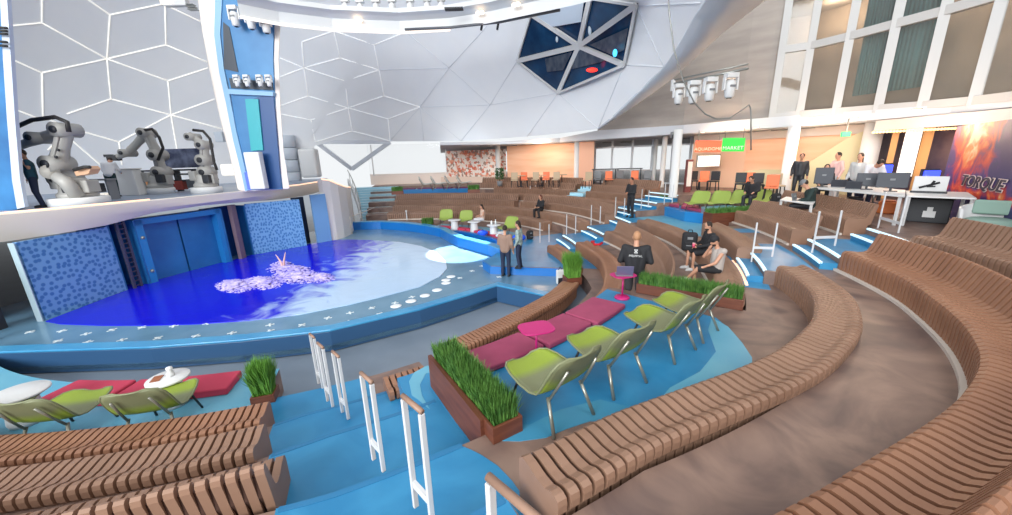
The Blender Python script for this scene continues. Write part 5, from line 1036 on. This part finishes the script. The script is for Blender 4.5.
MB().box((.02, -.26, .22), (.22, .02, .16)).build('label_plate', white_m, t); MB().box((.02, -.26, .35), (.1, .02, .1)).build('label_plate', white_m, t)
for x, y, c, lab in ((886, 213, (230, 130, 70), 'orange box on the deck under the long desk'), (789, 186, (236, 150, 90), 'orange chair back behind the small table'), (853, 208, (60, 62, 70), 'dark bag pile under the long desk')):
    p = at(x, y, 2.1); t = thing('deck_box', lab, 'box', (p.x, p.y, 2.1), fc(p)); MB().box((0, 0, .17), (.42, .35, .34)).build('body', mat('box%d' % c[0], c, .6), t, bevel=.04); MB().box((0, 0, .36), (.3, .25, .03)).build('flap', mat('boxf%d' % c[0], tuple(int(v*.85) for v in c), .6), t)
# office chairs by the desks
def office_chair(label, p, rz, m):
    t = thing('office_chair', label, 'chair', p, rz); MB().box((0, 0, .47), (.46, .44, .07)).build('seat', m, t, bevel=.03); MB().box((0, -.22, .78), (.42, .06, .5)).build('backrest', m, t, bevel=.03); MB().lathe([(.025, .08), (.025, .44)], 10).build('column', steel_m, t)
    for k in range(5): a = k*2*PI/5; mb = MB(); mb.bar((0, 0, .09), (.27*math.cos(a), .27*math.sin(a), .05), .035, .03); mb.build('foot', dark_m, t)
for x, y, m, lab in ((872, 205, mid_m, 'grey office chair tucked behind the long desk'), (848, 203, dark_m, 'black office chair behind the long desk, left')): p = at(x, y, 2.1); office_chair(lab, (p.x, p.y, 2.1), fc(p), m)
p = dirpt(1012, 12.6); t = thing('tub_chair', 'white tub chair with sage cushion at the right edge', 'chair', (p.x, p.y, 2.1), fc(p))
mb = MB(); vs = []; fs = []
for k in range(25):
    a = PI*1.25*k/24-PI*.125; 
    for rr, zz in ((.36, .05), (.44, .35), (.46, .62+.08*math.sin(a))): vs.append((rr*math.cos(a), rr*math.sin(a), zz))
for k in range(24):
    for j in range(2): q = k*3+j; fs.append((q, q+3, q+4, q+1))
mb.add(vs, fs, True); mb.build('shell', white_m, t, solid=.05); MB().lathe([(.3, 0), (.36, .05), (.38, .38), (.3, .42)], 24).build('seat', mat('sage', (140, 168, 156), .8), t); mb = MB(); mb.box((0, .3, .62), (.62, .1, .3)); mb.build('cushion', mat('sage', (140, 168, 156), .8), t, bevel=.04)
# poster
BL = dirpt(957, 17.0, 126.5); BL.z = 2.1; D0 = 17.0; ztp = zat(957, 126.5, D0); TLp = Vector((BL.x, BL.y, ztp)); TR = at(1012, 119, ztp); dv = (TR-TLp); dv.z = 0; dv.normalize(); PW = 9.0
t = thing('poster_wall', 'large colourful poster wall reading TORQUE, fiery orange over violet', 'poster', BL); 
def poster_mat():
    m = bpy.data.materials.new('poster print'); m.use_nodes = True; nt = m.node_tree; b = nt.nodes['Principled BSDF']; tc = nt.nodes.new('ShaderNodeTexCoord')
    sx = nt.nodes.new('ShaderNodeSeparateXYZ'); nt.links.new(tc.outputs['Object'], sx.inputs[0]); n = nt.nodes.new('ShaderNodeTexNoise'); n.inputs['Scale'].default_value = 1.6; n.inputs['Detail'].default_value = 5; n.inputs['Distortion'].default_value = 1.5; nt.links.new(tc.outputs['Object'], n.inputs['Vector'])
    def math_(op, a, b_=None, c=None):
        q = nt.nodes.new('ShaderNodeMath'); q.operation = op
        for i_, v in enumerate((a, b_, c)):
            if v is None: continue
            if isinstance(v, (int, float)): q.inputs[i_].default_value = v
            else: nt.links.new(v, q.inputs[i_])
        return q.outputs[0]
    # heat = a burst centred high on the sheet plus a low horizon glow
    dz = math_('SUBTRACT', sx.outputs['Z'], 2.25); dx = math_('SUBTRACT', math_('ADD', math_('MULTIPLY', sx.outputs['X'], dv.x), math_('MULTIPLY', sx.outputs['Y'], dv.y)), 1.5); d2 = math_('SQRT', math_('ADD', math_('MULTIPLY', dz, dz), math_('MULTIPLY', dx, dx)))
    h1 = math_('SUBTRACT', 1.12, math_('MULTIPLY', d2, .62)); hz = math_('ABSOLUTE', math_('SUBTRACT', sx.outputs['Z'], .78)); h2 = math_('SUBTRACT', .62, math_('MULTIPLY', hz, 2.2)); h = math_('MAXIMUM', h1, h2); h = math_('ADD', h, math_('MULTIPLY', math_('SUBTRACT', n.outputs[0], .5), 1.5))
    cr = nt.nodes.new('ShaderNodeValToRGB'); e = cr.color_ramp.elements; e[0].position = 0; e[0].color = (*s2l((40, 34, 104)), 1); e[1].position = 1; e[1].color = (*s2l((255, 236, 190)), 1)
    for p_, c in ((.22, (74, 38, 120)), (.42, (190, 40, 60)), (.62, (236, 80, 40)), (.8, (250, 150, 70))): q = e.new(p_); q.color = (*s2l(c), 1)
    nt.links.new(h, cr.inputs[0]); nt.links.new(cr.outputs[0], b.inputs['Base Color']); b.inputs['Roughness'].default_value = .5; return m
Mp = Matrix.Translation(-Vector(t.location)); mb = MB(Mp); A_ = Vector((TLp.x, TLp.y, 0)); nrm = Vector((-dv.y, dv.x, 0))
if nrm.dot(A_) < 0: nrm = -nrm
mb.slab([(BL.x, BL.y, 2.1), (BL.x+dv.x*PW, BL.y+dv.y*PW, 2.1), (TLp.x+dv.x*PW, TLp.y+dv.y*PW, ztp), (TLp.x, TLp.y, ztp)], nrm*.12); mb.build('print', poster_mat(), t)
dd = dv; up = Vector((0, 0, 1)); nn = dd.cross(up)
q0 = at(975, 177, 0)
def on_poster(x, y):
    r = Vector(ray(x, y)); o = Vector((0, 0, CAMZ)); pl = Vector((BL.x, BL.y, 2.1)); k = (pl-o).dot(nn)/r.dot(nn); return o+r*k
a = on_poster(961, 183); b = on_poster(1006, 183.5); cz = (a+b)/2; wd = (b-a).length
Mx = Matrix((dd*1.55, up, nn)).transposed().to_4x4(); Mx.translation = cz-Vector(t.location)+nn*.03
text_mesh('lettering', 'TORQUE', wd/6.4, mat('poster letters', (52, 40, 60), .5), Mx, t, bold=.004, shear=.25)
Mx = Mx.copy(); Mx.translation = Mx.translation-nn*.012+Vector((0, 0, 0)); text_mesh('lettering', 'TORQUE', wd/6.4, mat('poster glow', (240, 220, 214), .5), Mx, t, bold=.02, shear=.25)
# furniture deep on the deck
def cafe(label, p, rz, m, g):
    t = thing('cafe_chair', label, 'chair', p, rz, g); MB().box((0, 0, .47), (.46, .44, .06)).build('seat', m, t, bevel=.02); MB().box((0, -.21, .74), (.44, .05, .46)).build('backrest', m, t, bevel=.02)
    for sx_ in (-1, 1):
        for sy_ in (-1, 1): mb = MB(); mb.bar((.19*sx_, .18*sy_, .45), (.22*sx_, .21*sy_, 0), .035, .035); mb.build('leg', dark_m, t)
or_m = mat('orange seat', (238, 128, 86), .6); tan_m = mat('tan seat', (190, 168, 140), .6)
CF = [(514, 25.5, tan_m, 'tan', 'first left of the orange striped wall'), (524, 25.7, or_m, 'orange', 'second along the striped wall'), (535, 25.3, tan_m, 'tan', 'third along the striped wall'), (546, 25.5, or_m, 'orange', 'fourth along the striped wall'), (556, 25, tan_m, 'tan', 'fifth along the striped wall'),
 (588, 23.5, tan_m, 'tan', 'at the foot of the peach pillar'), (598, 24.5, mid_m, 'grey', 'left under the bright windows'), (610, 24.2, or_m, 'orange', 'middle under the bright windows'), (622, 24.6, mid_m, 'grey', 'right of the orange one under the windows'), (636, 24.3, or_m, 'orange', 'right under the bright windows'), (648, 24, mid_m, 'dark grey', 'behind the thin columns'),
 (697, 22.5, dark_m, 'black', 'left beneath the wall screen'), (706, 22.4, or_m, 'orange', 'centre beneath the wall screen'), (716, 22.2, dark_m, 'black', 'right beneath the wall screen'), (744, 20.5, dark_m, 'black', 'left before the wavy screen'), (752, 20.6, or_m, 'orange', 'second before the wavy screen'), (762, 20, dark_m, 'black', 'third before the wavy screen'), (782, 19.6, tan_m, 'tan', 'beside the leaning column'), (776, 18.5, or_m, 'orange', 'just left of the man in the dark suit')]
for x, D, m, cn, lab in CF: p = dirpt(x, D); cafe('%s cafe chair on the upper deck, %s' % (cn, lab), (p.x, p.y, 2.1), fc(p)+random.uniform(-.4, .4)+PI, m, 'cafe chairs on the upper deck')
for x, D, lab in ((605, 25.6, 'left'), (630, 25.8, 'right')):
    p = dirpt(x, D); t = thing('bar_table', 'dark high bar table against the bright windows, '+lab, 'table', (p.x, p.y, 2.1), fc(p)); MB().box((0, 0, 1.05), (1.6, .5, .05)).build('table_top', dark_m, t)
    for s_ in (-1, 1): MB().box((.7*s_, 0, .51), (.06, .4, 1.02)).build('leg', dark_m, t)
for x, D, lab in ((520, 26, 'left'), (541, 26, 'middle'), (562, 26, 'right')):
    p = dirpt(x, D); t = thing('cafe_table', 'square cafe table by the orange striped wall, '+lab, 'table', (p.x, p.y, 2.1), fc(p)); MB().box((0, 0, .74), (.7, .7, .04)).build('table_top', tan_m, t); MB().lathe([(.22, 0), (.2, .03), (.03, .05), (.03, .72)], 14).build('pedestal', dark_m, t)
p = dirpt(750, 19.5); t = thing('display_board', 'tall dark display case with a plant beside the deck sign', 'cabinet', (dirpt(690, 21).x, dirpt(690, 21).y, 2.1)); MB().box((0, 0, .8), (.3, .2, 1.6)).build('frame', mat('dark red frame', (120, 60, 60), .5), t, bevel=.02); MB().box((0, -.11, .9), (.22, .02, 1.2)).build('board', offw_m, t)
# small things
def garment(label, pts, m, h=.05):
    c = sum(pts, Vector())/len(pts); t = thing('garment', label, 'garment', c); mb = MB(Matrix.Translation(-c))
    for p in pts: mb.cap(p+Vector((0, 0, h*.6)), p+Vector((random.uniform(-.1, .1), random.uniform(-.1, .1), h*.6)), h*.8, h*.6, 8)
    mb.tube([p+Vector((0, 0, h*.7)) for p in pts], h*.7, 8); mb.build('cloth', m, t, remesh=.012)
garment('red garment dropped on the middle backless bench', [at(592, 242.5, .77), at(595, 245.5, .77), at(599, 245.5, .77), at(602, 244, .77)], mat('red cloth', (200, 24, 40), .8), .06)
def backpack(label, p, rz, m, s=1.0, tilt=0):
    t = thing('backpack', label, 'backpack', p, rz); mb = MB(); mb.box((0, 0, .24*s), (.34*s, .2*s, .46*s)); mb.build('body', m, t, bevel=.07*s, seg=4); mb = MB(); mb.box((0, -.12*s, .16*s), (.24*s, .08*s, .22*s)); mb.build('pocket', m, t, bevel=.03*s)
    mb = MB(); mb.box((0, -.165*s, .17*s), (.16*s, .012, .02*s)); mb.box((0, -.11*s, .34*s), (.12*s, .02, .06*s)); mb.build('grey_trim', mid_m, t)
    mb = MB(); mb.tube([(-.05*s, .02, .46*s), (-.04*s, .02, .52*s), (.04*s, .02, .52*s), (.05*s, .02, .46*s)], .012*s, 6); mb.build('handle', m, t)
    for s_ in (-1, 1): mb = MB(); mb.tube([(s_*.1*s, .1*s, .43*s), (s_*.13*s, .17*s, .3*s), (s_*.12*s, .11*s, .08*s)], .018*s, 6); mb.build('strap', m, t)
    return t
p = at(692, 251.5, 1.37); backpack('black backpack on the bench left of the two seated men', (p.x-.02, p.y+.15, 1.345), fc(p)+.1, black_m, 1.15)
p = at(530, 233, .6); backpack('black bag lying near the seated woman at the far bench', (p.x, p.y, .3), .5, black_m, .9); p = at(519, 241, .3); t = thing('blue_bag', 'bright blue bag beside the black bag at the far bench', 'bag', (p.x, p.y, .305)); mb = MB(); mb.ell((0, 0, .16), (.32, .2, .17)); mb.build('body', mat('royal blue', (20, 80, 220), .6), t); mb = MB(); mb.tube([(-.12, 0, .28), (0, 0, .38), (.12, 0, .28)], .015); mb.build('handle', dark_m, t)
p = at(483, 236, .4); t = thing('blue_bag', 'bright blue bag on the far pink cushion beside a white table', 'bag', (p.x, p.y, .44)); mb = MB(); mb.ell((0, 0, .12), (.26, .18, .13)); mb.build('body', MATS['royal blue'], t); mb = MB(); mb.tube([(-.1, 0, .2), (0, 0, .28), (.1, 0, .2)], .015); mb.build('handle', dark_m, t)
p = at(500, 237, .4); t = thing('towel_pile', 'white towels piled on the far pink cushion', 'towels', (p.x, p.y, .435))
for i in range(3): mb = MB(); mb.box((.03*i, 0, .04+i*.07), (.4-.04*i, .3, .07), .2*i); mb.build('towel', white_m, t, bevel=.03)
p = at(557, 281, .1); t = thing('white_bag', 'white and black bag leaning by the small square planter', 'bag', (p.x+.1, p.y, .005), .3); MB().box((0, 0, .24), (.26, .14, .48)).build('body', white_m, t, bevel=.04); MB().box((0, -.075, .12), (.2, .02, .2)).build('black_panel', black_m, t); mb = MB(); mb.tube([(-.07, 0, .46), (0, 0, .58), (.07, 0, .46)], .014); mb.build('handle', dark_m, t)
p = dirpt(775, 13.6); backpack('dark backpack behind the small white laptop table', (at(775, 205, 2.1).x, at(775, 205, 2.1).y, 2.1), .2, black_m, .9)

# ---------------------------------------------------------------- people
BASE = dict(pelvis=(0, 0, .95), spine=(0, -.01, 1.15), chest=(0, 0, 1.33), neck=(0, .0, 1.48), head=(0, .03, 1.63),
 shL=(-.185, 0, 1.42), elL=(-.25, -.03, 1.14), wrL=(-.26, .08, .90), shR=(.185, 0, 1.42), elR=(.25, -.03, 1.14), wrR=(.26, .08, .90),
 hipL=(-.095, 0, .92), knL=(-.105, .03, .50), anL=(-.11, -.03, .08), hipR=(.095, 0, .92), knR=(.105, .03, .50), anR=(.11, -.03, .08))
SIT = dict(pelvis=(0, 0, .56), spine=(0, -.04, .76), chest=(0, -.03, .93), neck=(0, 0, 1.08), head=(0, .04, 1.23),
 shL=(-.185, -.02, 1.02), elL=(-.24, .04, .76), wrL=(-.16, .27, .70), shR=(.185, -.02, 1.02), elR=(.24, .04, .76), wrR=(.16, .27, .70),
 hipL=(-.095, .02, .54), knL=(-.12, .44, .52), anL=(-.12, .42, .08), hipR=(.095, .02, .54), knR=(.12, .44, .52), anR=(.12, .42, .08))
def person(label, p, rz, top, legs, pose=BASE, over={}, H=1.0, sleeves='long', short=False, sk=None, hair=None, hairlen=0, shoes=None, fine=.018, cap=None, beard=False, bald=False):
    t = thing('person', label, 'person', p, rz); sk = sk or skin_m; shoes = shoes or black_m
    J = {k: Vector(v)*H for k, v in {**pose, **over}.items()}
    def limb(mb, a, b, ra, rb, e=0): mb.cap(J[a], J[b], ra*H+e, rb*H+e, 12)
    def torso(mb, e=0):
        mb.cap(J['pelvis'], J['chest'], .115*H+e, .125*H+e, 14)
        for s_ in 'LR': mb.cap(J['hip'+s_]*.6+J['pelvis']*.4, J['sh'+s_]*.72+J['neck']*.28-Vector((0, 0, .05)), .105*H+e, .075*H+e, 12); mb.cap(J['chest'], J['sh'+s_], .09*H+e, .058*H+e, 12)
    b = MB(); torso(b); b.cap(J['chest'], J['neck'], .09*H, .055*H); b.cap(J['neck'], J['head'], .052*H, .055*H)
    hd = J['head']; up = (hd-J['neck']).normalized(); hf = Vector((0, 1, 0)); hf = (hf-up*hf.dot(up)).normalized(); hx = hf.cross(up)
    R = Matrix((hx, hf, up)).transposed(); b.ell(hd+up*.04*H, (.078*H, .096*H, .118*H), 16, 12, R); b.ell(hd-up*.03*H+hf*.035*H, (.055*H, .06*H, .065*H), 12, 8, R)
    b.cap(hd+hf*.09*H+up*.03*H, hd+hf*.112*H+up*-.002*H, .011*H, .015*H, 8)
    for s_ in (-1, 1): b.ell(hd+hx*s_*.08*H+up*.02*H, (.014*H, .022*H, .034*H), 8, 6, R)
    for s_, sg in (('L', -1), ('R', 1)):
        limb(b, 'sh'+s_, 'el'+s_, .052, .042); limb(b, 'el'+s_, 'wr'+s_, .041, .027)
        d = (J['wr'+s_]-J['el'+s_]).normalized(); w_ = J['wr'+s_]; pc = w_+d*.05*H; sd = d.cross(Vector((0, 0, 1)) if abs(d.z) < .8 else Vector((0, 1, 0))).normalized(); nd = d.cross(sd)
        b.cap(w_, pc, .027*H, .036*H)
        for q, ln in ((-.027, .062), (-.009, .078), (.009, .074), (.026, .056)): m_ = pc+sd*q*H+d*.035*H; e_ = m_+d*ln*.55*H+nd*.008; b.cap(pc+sd*q*.8*H, m_, .0115*H, .0105*H, 6); b.cap(m_, e_, .0105*H, .0095*H, 6); b.cap(e_, e_+d*ln*.35*H+nd*.022, .0095*H, .008*H, 6)
        b.cap(w_+sd*-.02*sg*H+d*.01, w_+sd*-.055*sg*H+d*.045*H+nd*.01, .012*H, .010*H, 6)
        limb(b, 'hip'+s_, 'kn'+s_, .082, .055); limb(b, 'kn'+s_, 'an'+s_, .054, .034)
        sh = J['an'+s_]; kd = (J['an'+s_]-J['kn'+s_]); ff = Vector((0, 1, 0)); b.cap(sh-Vector((0, 0, .03)), sh+ff*.13*H-Vector((0, 0, .045)), .034*H, .026*H)
    bd = b.build('body', sk, t, remesh=min(fine, .014))
    c = MB(); torso(c, .02)
    for s_ in 'LR':
        if sleeves == 'none': continue
        if sleeves == 'short': e_ = J['sh'+s_]*.45+J['el'+s_]*.55; c.cap(J['sh'+s_], e_, .052*H+.022, .046*H+.022, 12)
        else: limb(c, 'sh'+s_, 'el'+s_, .052, .044, .018); limb(c, 'el'+s_, 'wr'+s_, .042, .03, .014)
    c.build('shirt' if sleeves != 'long' else 'jacket', top, t, remesh=fine)
    g = MB(); g.cap(J['pelvis'], J['pelvis']+(J['spine']-J['pelvis'])*.2, .128*H, .128*H)
    for s_ in 'LR':
        if short: e_ = J['hip'+s_]*.1+J['kn'+s_]*.9; g.cap(J['hip'+s_], e_, .10*H, .085*H, 12)
        else: limb(g, 'hip'+s_, 'kn'+s_, .084, .06, .016); limb(g, 'kn'+s_, 'an'+s_, .058, .045, .014)
    g.build('shorts' if short else 'trousers', legs, t, remesh=fine)
    for s_ in 'LR': f_ = MB(); a_ = J['an'+s_]; f_.cap(a_-Vector((0, .025, .03)), a_+Vector((0, .15*H, -.045)), .042*H, .034*H, 10); f_.box(a_+Vector((0, .06*H, -.07)), (.085*H, .27*H, .022)); f_.build('shoe', shoes, t, remesh=.012)
    for s_ in (-1, 1): e_ = MB(); e_.ell(hd+hf*.088*H+hx*s_*.03*H+up*.04*H, (.010*H, .006*H, .007*H), 8, 6, R); e_.build('eye', dark_m, bd)
    m_ = MB(); m_.ell(hd+hf*.094*H-up*.042*H, (.022*H, .006*H, .006*H), 8, 6, R); m_.build('mouth', mat('lip', (150, 84, 76), .5), bd)
    if not bald:
        h = MB(); h.ell(hd+up*.058*H-hf*.016*H, (.088*H, .098*H, .108*H), 16, 10, R)
        if hairlen: h.cap(hd-hf*.05*H, hd-hf*.075*H-up*hairlen, .07*H, .05*H)
        o = h.build('hair', hair or hair_m, t, remesh=.012)
    if beard: h = MB(); h.ell(hd-up*.05*H+hf*.045*H, (.058*H, .058*H, .05*H), 12, 8, R); h.build('beard', hair or hair_m, t)
    if cap is not None: h = MB(); h.ell(hd+up*.075*H, (.094*H, .108*H, .095*H), 16, 10, R); h.cap(hd+hf*.09*H+up*.075*H, hd+hf*.15*H+up*.068*H, .02, .012); h.build('cap', cap, t)
    return t, J
grey_top = mat('grey tank top', (176, 166, 160), .8); navy_c = mat('navy trousers', (34, 44, 70), .8); tanc = mat('tan sweater', (150, 122, 108), .85); white_c = mat('white shirt', (214, 214, 218), .8); teal_c = mat('teal polo', (30, 74, 92), .8); green_c = mat('dark green trousers', (24, 50, 54), .8); pinkc = mat('pink shirt', (228, 186, 182), .8)
greyshort = mat('dark grey shorts', (62, 60, 64), .8); pat_c = mat('pale patterned top', (172, 186, 180), .8, noise=(120, 140, 140), nscale=14)
def yaw_to(p, x, y): return math.atan2(y-p.y, x-p.x)-PI/2
# man with the laptop, back to the camera
hp = at(637, 236, 2.34); t, J = person('standing man seen from behind, black sweatshirt with white back print, at the laptop table', (hp.x, hp.y+.0, .606), -math.atan2(hp.x, hp.y), black_m, greyshort, over=dict(shL=(-.215, 0, 1.42), shR=(.215, 0, 1.42), elL=(-.30, -.04, 1.15), wrL=(-.22, .2, 1.08), elR=(.30, -.04, 1.15), wrR=(.22, .2, 1.08), head=(0, .05, 1.61), hipL=(-.11, 0, .92), hipR=(.11, 0, .92)), short=True, bald=True, H=1.04, fine=.014)
h = MB(); R_ = Matrix.Identity(3); h.ell(J['head']+Vector((0, -.012, .05)), (.083, .1, .108), 16, 10); h.build('hair', hairb_m, t, label='close cropped fair hair')
Mx = Matrix.Rotation(PI/2, 4, 'X'); Mx.translation = Vector((0, -.172, 1.34)); text_mesh('back_print', 'MEJVSYAL', .062, white_m, Mx, t, depth=.004)
mb = MB(); 
for a_ in (-.5, .5): mb.box((0, -.17, 1.44), (.085, .008, .014), R=Matrix.Rotation(a_*1.5, 3, 'Y'))
mb.box((0, -.17, 1.475), (.07, .008, .01)); mb.box((0, -.17, 1.405), (.07, .008, .01)); mb.build('back_logo', white_m, t)
# two seated men
s1 = at(712, 252, 1.345); th1 = math.degrees(math.atan2(s1.y-14, s1.x+6.7)); s1 = pol(12.92, th1-.6, .9)
t, J = person('seated dark-haired man in a black top, holding a pink cup beside the backpack', s1, yaw_to(s1, -6.7, 12.0)+.15, black_m, black_m, SIT, dict(wrL=(-.10, .34, .68), wrR=(.06, .3, .72), knL=(-.16, .44, .50), knR=(.16, .45, .52), anL=(-.17, .46, .08), anR=(.10, .5, .08)), .95, short=True, beard=True, fine=.014, shoes=white_m)
pc = t.matrix_basis@Vector((-.08, .42, .68)); t2 = thing('cup', 'pink cup held by the seated man in black', 'cup', pc-Vector((0, 0, .05))); MB().lathe([(.032, 0), (.04, .11), (.036, .11)], 14).build('body', mat('pink cup', (226, 90, 120), .5), t2); MB().lathe([(.042, .11), (.042, .125)], 14).build('lid', pinkc, t2)
s2 = at(727, 258, 1.345); th2 = math.degrees(math.atan2(s2.y-14, s2.x+6.7)); s2 = pol(12.95, th2-6.0, .9)
person('seated man in a grey sleeveless top and dark cap, hand raised to his mouth', s2, yaw_to(s2, -6.7, 12.0)+.25, grey_top, black_m, SIT, dict(chest=(0, .0, .93), neck=(0, .05, 1.07), head=(0, .11, 1.21), elR=(.2, .24, .80), wrR=(.06, .2, 1.03), elL=(-.22, .16, .74), wrL=(-.12, .36, .62), knL=(-.05, .46, .56), anL=(.08, .62, .30), knR=(.16, .44, .52), anR=(.14, .44, .08)), .95, sleeves='none', short=True, cap=black_m, beard=True, fine=.014, shoes=white_m)
# standing in black
p = at(630, 217.5, 1.2); person('person dressed all in black with a mask standing on the middle stairs', (p.x, p.y, 1.206), yaw_to(p, -3, 12), black_m, black_m, over=dict(wrL=(-.06, .26, 1.12), wrR=(.06, .26, 1.12), elL=(-.24, .06, 1.13), elR=(.24, .06, 1.13)), H=1.02, sk=skin2_m, hair=black_m, fine=.02)
# poolside pair
p = at(506, 276, .004); person('standing man in a tan sweater and dark trousers at the pool edge', (p.x, p.y, .02), yaw_to(p, 2, 20), tanc, navy_c, over=dict(elL=(-.24, .02, 1.14), wrL=(-.2, .22, 1.06)), H=1.0, hair=hair_m, fine=.02)
p = at(518, 268, .3); person('standing person in a pale patterned top beside the man in tan', (p.x+.05, p.y, .306), yaw_to(p, -5, 14), pat_c, navy_c, over=dict(elR=(.24, .02, 1.14), wrR=(.2, .24, 1.06)), H=.93, hair=hair_m, hairlen=.08, fine=.02)
t0 = at(487, 230, .3)
p = at(483, 228, .3); person('person with bare tan back sitting between the far white tables', (p.x, p.y, .306), yaw_to(p, -8, 18), mat('blush top', (206, 176, 160), .8), white_c, SIT, H=.95, sleeves='none', hair=hair_m, hairlen=.14, fine=.022)
ps = pol(11.4, 39.6, .6); person('woman in black with reddish hair reclining on the second far bench', ps, yaw_to(ps, -8, 17)+.3, black_m, black_m, SIT, dict(knL=(-.2, .42, .5), anL=(-.36, .5, .2)), H=.98, hair=mat('auburn hair', (96, 44, 34), .7), hairlen=.12, fine=.022)
# stage crew
p = aty(42, 206, 12.0); person('stagehand in a teal polo and dark trousers standing by the large robot', (p.x, 12.0, SZ), PI*.8, teal_c, navy_c, over=dict(elL=(-.30, .02, 1.22), wrL=(-.14, .12, 1.5)), sleeves='short', fine=.02)
p = aty(116, 197, 15.8); person('stagehand in a pale grey shirt and dark green trousers leaning over by the lectern', (p.x, 15.8, SZ), .4, white_c, green_c, over=dict(chest=(0, .12, 1.27), neck=(0, .22, 1.38), head=(0, .33, 1.46), spine=(0, .03, 1.13), shL=(-.18, .16, 1.34), shR=(.18, .16, 1.34), elL=(-.25, .22, 1.08), elR=(.25, .22, 1.08), wrL=(-.2, .42, 1.0), wrR=(.2, .42, 1.0)), sleeves='long', fine=.02)
# people at the desks
def dir_r(px, r, z):
    for k in range(600):
        D = 8+k*.02; p = dirpt(px, D)
        if math.hypot(p.x+6.7, p.y-14) >= r and D > 9: return Vector((p.x, p.y, z))
    return dirpt(px, 13)
def deskp(x, D, lab, top, legs, zt_=0, **k): p = dirpt(x, D); return person(lab, (p.x, p.y, 2.1), k.pop('rz', fc(p)+PI), top, legs, **k)
deskp(802, 19.5, 'standing man in a dark suit behind the long desk', dark_m, dark_m, fine=.022, over=dict(head=(0, .05, 1.62)))
deskp(839, 19.0, 'standing man in a pink shirt behind the long desk', pinkc, white_c, fine=.022, rz=fc(dirpt(839, 13))+PI*.7, over=dict(elR=(.27, .1, 1.2), wrR=(.2, .34, 1.2)))
deskp(861, 17.6, 'standing woman with long dark hair leaning over the long desk', mat('light blouse', (196, 196, 196), .8), navy_c, fine=.022, hairlen=.22, rz=fc(dirpt(861, 12.6))+PI*.85, H=.98)
deskp(873, 16.9, 'man in a white shirt bending over the screens of the long desk', white_c, navy_c, fine=.022, rz=fc(dirpt(873, 12.4))+PI*1.15, over=dict(spine=(0, .03, 1.13), chest=(0, .14, 1.26), neck=(0, .26, 1.36), head=(0, .38, 1.42), shL=(-.18, .18, 1.33), shR=(.18, .18, 1.33), elL=(-.24, .3, 1.08), wrL=(-.18, .48, .95), elR=(.24, .3, 1.08), wrR=(.18, .48, .95)))
p = dir_r(757, 16.35, 1.79); person('seated man in black left of the small white table, below the cafe chairs', (p.x, p.y, 1.79), fc(p)+PI*.9, black_m, dark_m, SIT, dict(chest=(0, .06, .93), neck=(0, .14, 1.06), head=(0, .24, 1.17)), fine=.022)
p = dir_r(819, 16.35, 1.79); person('seated person in dark green and a cap at the small white laptop table', (p.x, p.y, 1.79), fc(p)+PI*.45, mat('dark green top', (34, 52, 50), .8), dark_m, SIT, dict(chest=(0, .06, .93), neck=(0, .14, 1.06), head=(0, .22, 1.18)), fine=.022, cap=mid_m)
p = dirpt(829, 17.9); person('seated worker in black behind the tall monitor of the long desk', (p.x, p.y, 2.1), fc(p)+PI, black_m, dark_m, SIT, fine=.024)
# swimmer: two raised forearms and a head out of the foam
pw = at(283, 268, .03); t = thing('person', 'swimmer in the pool with two legs kicked up out of the foam', 'person', pw); t.scale = (.62,)*3
b = MB(); b.cap((0, 0, -.1), (-.12, .1, .35), .085, .06); b.cap((-.12, .1, .35), (-.36, .2, .72), .065, .04); b.cap((0.05, 0, -.1), (.14, -.02, .42), .1, .07); b.cap((.14, -.02, .42), (.30, 0, .92), .065, .04); b.cap((-.36, .2, .72), (-.46, .22, .86), .035, .02); b.cap((.30, 0, .92), (.36, 0, 1.06), .035, .02); b.ell((0, 0, -.02), (.26, .2, .12)); b.build('body', mat('wet skin', (214, 172, 170), .35), t, remesh=.02)
